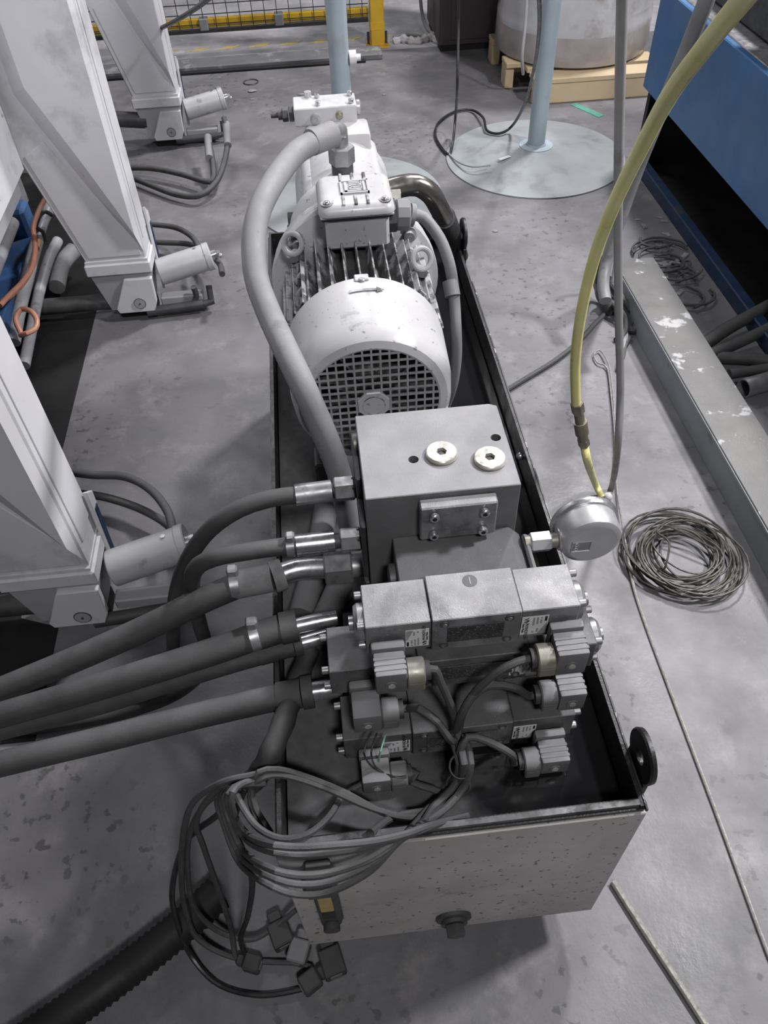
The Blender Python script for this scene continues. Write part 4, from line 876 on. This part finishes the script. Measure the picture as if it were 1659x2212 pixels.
for k in range(16):
    c = P(1470+random.uniform(-45, 60), 590+random.uniform(-70, 70), z=.008)
    a0 = random.uniform(0, 6.28); rr = random.uniform(.04, .11); arc = random.uniform(1.2, 4.2)
    pts = [c+V((math.cos(a0+arc*i/8)*rr-math.cos(a0)*rr, math.sin(a0+arc*i/8)*rr*.8, .005+.006*random.random())) for i in range(9)]
    if max(p.x for p in pts) > 1.54 or min(p.x for p in pts) < 1.33:
        sh = 1.435-(max(p.x for p in pts)+min(p.x for p in pts))/2; pts = [p+V((sh, 0, 0)) for p in pts]
    tag(M().tube(pts, random.uniform(.0028, .0055), 8).done('scrap_cable', 'cable_dusty'), 'dusty scrap cable curl in the pile between beam and blue machine', 'cable', 'scrap cable curls between beam and blue machine')
for k in range(26):
    c = P(1400+random.uniform(0, 95)+k*1.2, 470+random.uniform(-20, 30)+k*6, z=0)
    if not (1.34 < c.x < 1.54): c.x = random.uniform(1.36, 1.53)
    s_ = random.uniform(.008, .020)
    tag(M().box((-s_, -s_*.5, 0), (s_, s_*.5, s_*.4), s_*.1, m=Matrix.Translation((c.x, c.y, 0)) @ Matrix.Rotation(random.uniform(0, 3), 4, 'Z')).done('debris_chip', 'debris'), 'small dusty chip of debris on the floor along the blue machine', 'debris', 'debris chips along the blue machine')

# ------------------------------------------------------------------ hoses and cables hanging at right
yh = thing('air_hose', 'yellow air hose hanging from upper right down to the floor', 'hose', (.75, .95, 0))
y1_ = [PD(1640, -45, .80), PD(1600, 5, .85), PD(1530, 92, .93), PD(1450, 200, 1.02), PD(1385, 320, 1.12), PD(1325, 445, 1.23), PD(1283, 560, 1.34), PD(1255, 680, 1.45), PD(1243, 780, 1.56), PD(1244, 872, 1.66)]
M().tube(y1_, .0098, 14).done('hose_tube', 'yellow_hose', yh)
c0, c1 = PD(1246, 870, 1.66), PD(1262, 962, 1.76)
dd = c1-c0
cp_ = M().hexa(c0, c0+dd*.22, .0135).cyl(c0+dd*.22, c0+dd*.42, .0105).cyl(c0+dd*.42, c0+dd*.70, .0145).cyl(c0+dd*.70, c0+dd*.84, .0115).hexa(c0+dd*.84, c0+dd, .0125).done('coupling', 'brass', yh)
M().tube([c1, PD(1270, 1000, 1.81), P(1284, 1040, z=.06), P(1300, 1074, z=.012)], .0092, 12).done('hose_tail', 'yellow_hose', yh)
gh = thing('grey_hose', 'long grey hose hanging straight down to the yellow hose end', 'hose', (.87, 1.07, 0))
M().tube([PD(1347, -60, 1.30), PD(1344, 0, 1.33), PD(1338, 250, 1.44), PD(1335, 500, 1.57), PD(1337, 700, 1.69), PD(1340, 850, 1.78), PD(1333, 980, 1.86), P(1322, 1050, z=.02), P(1312, 1072, z=.010)], .0082, 12).done('hose_tube', 'grey_hose', gh)
M().sphere(P(1313, 1072, z=.016), .012).done('hose_tie', 'label_white', gh)
g2 = thing('air_pipe', 'grey pipe slanting down in front of the blue machine to the beam end', 'pipe', (1.2, 2.0, 0))
M().tube([PD(1545, -50, 2.20), PD(1522, 10, 2.24), PD(1478, 120, 2.36), PD(1430, 235, 2.48), PD(1376, 370, 2.60), PD(1338, 480, 2.68), PD(1312, 560, 2.72), PD(1303, 610, 2.70), PD(1308, 650, 2.66)], .0190, 14).done('pipe_tube', 'grey_hose', g2)
M().tube([PD(1300, 600, 2.72), P(1304, 640, z=.05), P(1325, 668, z=.03)], .026, 14).done('end_sleeve', 'plug_black', g2)
tag(M().tube([P(1322, 530, z=.25), P(1296, 570, z=.15), P(1286, 612, z=.06), P(1298, 645, z=.02), P(1312, 668, z=.012), P(1285, 700, z=.009), P(1250, 738, z=.009), P(1200, 778, z=.009), P(1140, 815, z=.009), P(1095, 842, z=.009), P(1040, 870, z=.009)], .0085, 10).done('floor_cable', 'rubber_dusty'), 'dark cable running along the floor behind the tank to the beam end', 'cable')
tag(M().tube([P(1331, 560, z=.16), P(1326, 600, z=.11), P(1322, 640, z=.05), P(1330, 668, z=.02), P(1345, 700, z=.01), P(1352, 730, z=.008), P(1338, 765, z=.008)], .009, 8).done('nozzle_cable', 'pipe_grey'), 'short pale cable piece at the far end of the beam', 'cable')
for k, (q, lab) in enumerate((([(1300, 640, .03), (1330, 662, .05), (1352, 690, .03), (1348, 722, .012), (1330, 735, .010)], 'dark cable curling round the far beam corner'),
                              ([(1312, 600, .10), (1340, 640, .07), (1362, 668, .04), (1375, 690, .03), (1368, 716, .012), (1350, 700, .012)], 'dark tangled cable pressed against the beam face'),
                              ([(1352, 735, .010), (1346, 772, .008), (1334, 800, .008), (1345, 760, .008), (1362, 728, .010)], 'thin dark cable at the foot of the beam face'))):
    tag(M().tube([P(a, b, z=c) for a, b, c in q], (.010, .012, .006)[k], 10).done('tangled_cable', 'cable_dusty'), lab, 'cable', 'tangled cables at the far end of the beam')

# ------------------------------------------------------------------ post stands with round bases
def stand(label, cx, cy, rr, lab2):
    t = thing('post_stand', label, 'post stand', (cx, cy, 0), 'post stands with round bases')
    M().lathe((cx, cy, 0), (0, 0, 1), [(rr, 0), (rr, .006), (rr*.98, .008), (rr*.80, .012), (rr*.74, .018), (rr*.30, .050), (.06, .056), (0, .056)], 64).done('base_disc', 'stand_disc', t)
    M().lathe((cx, cy, .054), (0, 0, 1), [(.075, 0), (.075, .003), (.045, .005), (.042, .012), (.0385, .012)], 32).done('weld_ring', 'stand_grey', t)
    M().cyl((cx, cy, .055), (cx, cy, 2.2), .0385, n=32).done('post', 'stand_grey', t)
    return t
s1 = stand('pale grey post on a round floor base beside the wooden pallet', 1.158, 3.165, .405, '')
lb = P(1090, 341, z=.047)
M().box((-.030, -.010, 0), (.030, .010, .001), m=Matrix.Translation(lb) @ Matrix.Rotation(R(28), 4, 'Z') @ Matrix.Rotation(R(-4), 4, 'X')).done('paper_label', 'label_white', s1, smooth=False)
s2 = stand('pale grey post standing behind the pump', .280, 2.92, .405, '')
M().cyl((.318, 2.92, .548), (.345, 2.92, .548), .026).cyl((.345, 2.92, .548), (.362, 2.92, .548), .012).done('button', 'label_white', s2)
cbl = [PD(990, -40, 3.9), PD(990, 60, 3.95), PD(988, 180, 3.85), P(984, 250, z=.10), P(978, 310, z=.03), P(970, 333, z=.012), P(953, 318, z=.010), P(940, 290, z=.010), P(950, 262, z=.010), P(985, 240, z=.010), P(1020, 238, z=.012), P(1044, 255, z=.030), P(1052, 282, z=.030), P(1080, 288, z=.045), P(1108, 270, z=.08), P(1135, 220, z=.30), P(1155, 140, z=.60), P(1165, 60, z=.85), P(1164, -40, z=1.1)]
tag(M().tube(cbl, .0062, 8).done('hanging_cable', 'cable_black'), 'thin black cable hanging down and looping on the floor by the post base', 'cable')
tag(M().tube([P(970, 333, z=.012), P(990, 350, z=.024), P(1020, 360, z=.040), P(1060, 357, z=.046)], .004, 8).done('thin_cable', 'stand_disc'), 'pale thin cable lying on the round post base', 'cable')

# ------------------------------------------------------------------ pallet with a wrapped roll
pa = thing('wooden_pallet', 'pale wooden pallet under a film wrapped roll', 'pallet', (1.6, 4.1, 0))
for y in (3.755, 4.20, 4.64):
    M().box((1.285, y, .0), (1.96, y+.045, .095), .003).done('runner', 'wood', pa)
for k in range(6):
    M().box((1.285, 3.75+k*.165, .095), (1.96, 3.75+k*.165+.12, .118), .002).done('deck_board', 'wood', pa)
for k in range(2):
    M().box((1.19, 3.98+k*.35, .10), (1.285, 4.10+k*.35, .125), .003).box((1.19, 3.99+k*.35, .0), (1.235, 4.09+k*.35, .10), .003).done('side_block', 'wood', pa)
rl = thing('wrapped_roll', 'large roll wrapped in shiny plastic film on the pallet', 'roll', (1.6, 4.25, .118))
prof = [(.36, 0), (.385, .01)]
for k in range(1, 30):
    h = .02+k*.04; prof.append((.395+.006*math.sin(k*2.3)+.004*math.sin(k*5.1), h))
prof += [(.36, 1.24), (0, 1.25)]
M().lathe((1.585, 4.22, .118), (0, 0, 1), [(0, 0)]+prof, 56).done('film_wrap', 'film', rl, ang=60)
M().lathe((1.585, 4.22, .122), (0, 0, 1), [(.398, .01), (.404, .05), (.402, .13), (.396, .17)], 56).done('film_fold', 'film_brown', rl, ang=60)
M().tube([P(1138, 0, y=3.84), P(1134, 60, y=3.835), P(1128, 120, y=3.83), P(1130, 160, z=.10)], .008, 8).done('film_strap', 'film', rl)
tag(M().box((-.02, -.10, 0), (.02, .10, .002), m=Matrix.Translation(P(1268, 238, z=0)) @ Matrix.Rotation(R(28), 4, 'Z')).done('strap_piece', 'green_strap', smooth=False), 'short green strap piece on the floor by the pallet', 'strap')

# ------------------------------------------------------------------ far fence, cabinet
fe = thing('safety_fence', 'yellow and black wire mesh safety fence panel at the back', 'fence', (-.1, 4.8, 0))
M().box((-1.6, 4.80, .150), (.545, 4.83, .195), .003).done('bottom_rail', 'yellow_paint', fe)
M().box((-1.6, 4.78, .128), (.545, 4.80, .150), .002).done('mesh_frame', 'mesh_black', fe)
wires = M()
for k in range(31): wires.box((-1.59+k*.07, 4.785, .13), (-1.586+k*.07, 4.789, 1.8))
for k in range(12): wires.box((-1.6, 4.781, .17+k*.05), (.545, 4.785, .174+k*.05))
wo = wires.done('wire_mesh', 'mesh_black', fe, smooth=False); wo['kind'] = 'stuff'
for x in (-.40, .03, .40):
    M().box((x-.025, 4.775, .14), (x+.025, 4.835, .20), .004).done('clip', 'clip_grey', fe)
fpst = thing('fence_post', 'yellow fence post bolted to the floor', 'post', (.595, 4.80, 0))
M().box((.555, 4.765, 0), (.635, 4.845, 2.0), .004).done('post', 'yellow_paint', fpst)
M().box((.553, 4.763, .085), (.637, 4.847, .130), .003).done('sleeve', 'yellow_paint', fpst)
M().box((.53, 4.735, 0), (.66, 4.875, .008), .002).done('base_plate', 'yellow_paint', fpst)
for x in (.542, .648):
    M().cyl((x, 4.80, .008), (x, 4.80, .07), .008, n=10).done('anchor_bolt', 'dark_steel', fpst)
tag(M().box((1.335, 4.86, 0), (1.43, 4.94, 1.8), .004).done('yellow_post', 'yellow_paint'), 'second yellow post half hidden between cabinet and wrapped roll', 'post')
ca = thing('brown_cabinet', 'dark brown metal cabinet at the back beside the roll', 'cabinet', (1.11, 4.85, 0))
M().box((.935, 4.60, .03), (1.305, 5.1, 1.6), .006).done('cabinet_body', 'cabinet_brown', ca)
M().box((.945, 4.61, 0), (1.295, 5.08, .03)).done('plinth', 'void_black', ca)
M().box((1.00, 4.594, .06), (1.285, 4.60, 1.55), .002).done('door', 'cabinet_brown', ca)
tag(M().tube([P(906, -30, y=4.9), P(912, 30, y=4.9), P(925, 66, z=.05), P(945, 76, z=.03), P(920, 78, z=.01), P(880, 74, z=.01), P(850, 82, z=.01)], .010, 8).done('wall_cable', 'rubber_grey'), 'grey cable dropping to the floor beside the brown cabinet', 'cable')
tag(M().tube([P(850, 92, z=.006), P(870, 84, z=.02), P(900, 90, z=.012), P(930, 80, z=.02), P(955, 95, z=.006)], .022, 8, wob=.3).done('film_scrap', 'film'), 'crumpled strip of clear film on the floor behind the yellow post', 'plastic film')
tag(M().tube([P(300, 80, z=.30), P(360, 55, z=.55), P(420, 20, z=.75), P(470, -20, z=.95)], .009, 8).done('slanted_cable', 'cable_black'), 'black cable slanting up in front of the mesh fence', 'cable')
# floor litter
for k, (a, b, s_) in enumerate(((545, 198, .02), (470, 190, .012), (650, 205, .015), (545, 215, .01), (830, 205, .01), (1070, 500, .01), (960, 330, .008))):
    c = P(a, b, z=0)
    tag(M().sphere((c.x, c.y, s_*.25), s_, (1.3, .8, .3), 8).done('concrete_crumb', 'debris'), 'small crumb of concrete on the open floor', 'crumb', 'crumbs on the open floor')
rp = P(542, 177, z=.003)
tag(M().torus(rp, (0, 0, 1), .040, .003, 26, 6).done('wire_ring', 'wire_rust'), 'small rusty wire ring on the floor near the curb', 'ring')
dct = [P(470, 1930, z=.035), P(400, 1995, z=.045), P(320, 2060, z=.045), P(220, 2135, z=.045), P(100, 2220, z=.045), P(-60, 2330, z=.045)]
dc = catmull(dct, .006)
b_ = M(); bmx = b_.bm; rings = []
for i, p in enumerate(dc):
    t_ = (dc[min(i+1, len(dc)-1)]-dc[max(i-1, 0)]).normalized(); u_ = t_.cross(V((0, 0, 1))).normalized(); v_ = u_.cross(t_); rr = .030 if i % 2 else .034
    rings.append([bmx.verts.new(p+u_*math.cos(k*math.pi/10)*rr+v_*math.sin(k*math.pi/10)*rr) for k in range(20)])
for A, B in zip(rings, rings[1:]):
    for k in range(20): bmx.faces.new((A[k], A[(k+1) % 20], B[(k+1) % 20], B[k]))
bmx.faces.new(rings[0]); bmx.faces.new(rings[-1]); bmesh.ops.recalc_face_normals(bmx, faces=bmx.faces)
tag(b_.done('corrugated_duct', 'void_black', ang=80), 'black corrugated duct lying on the dark floor at lower left', 'duct')
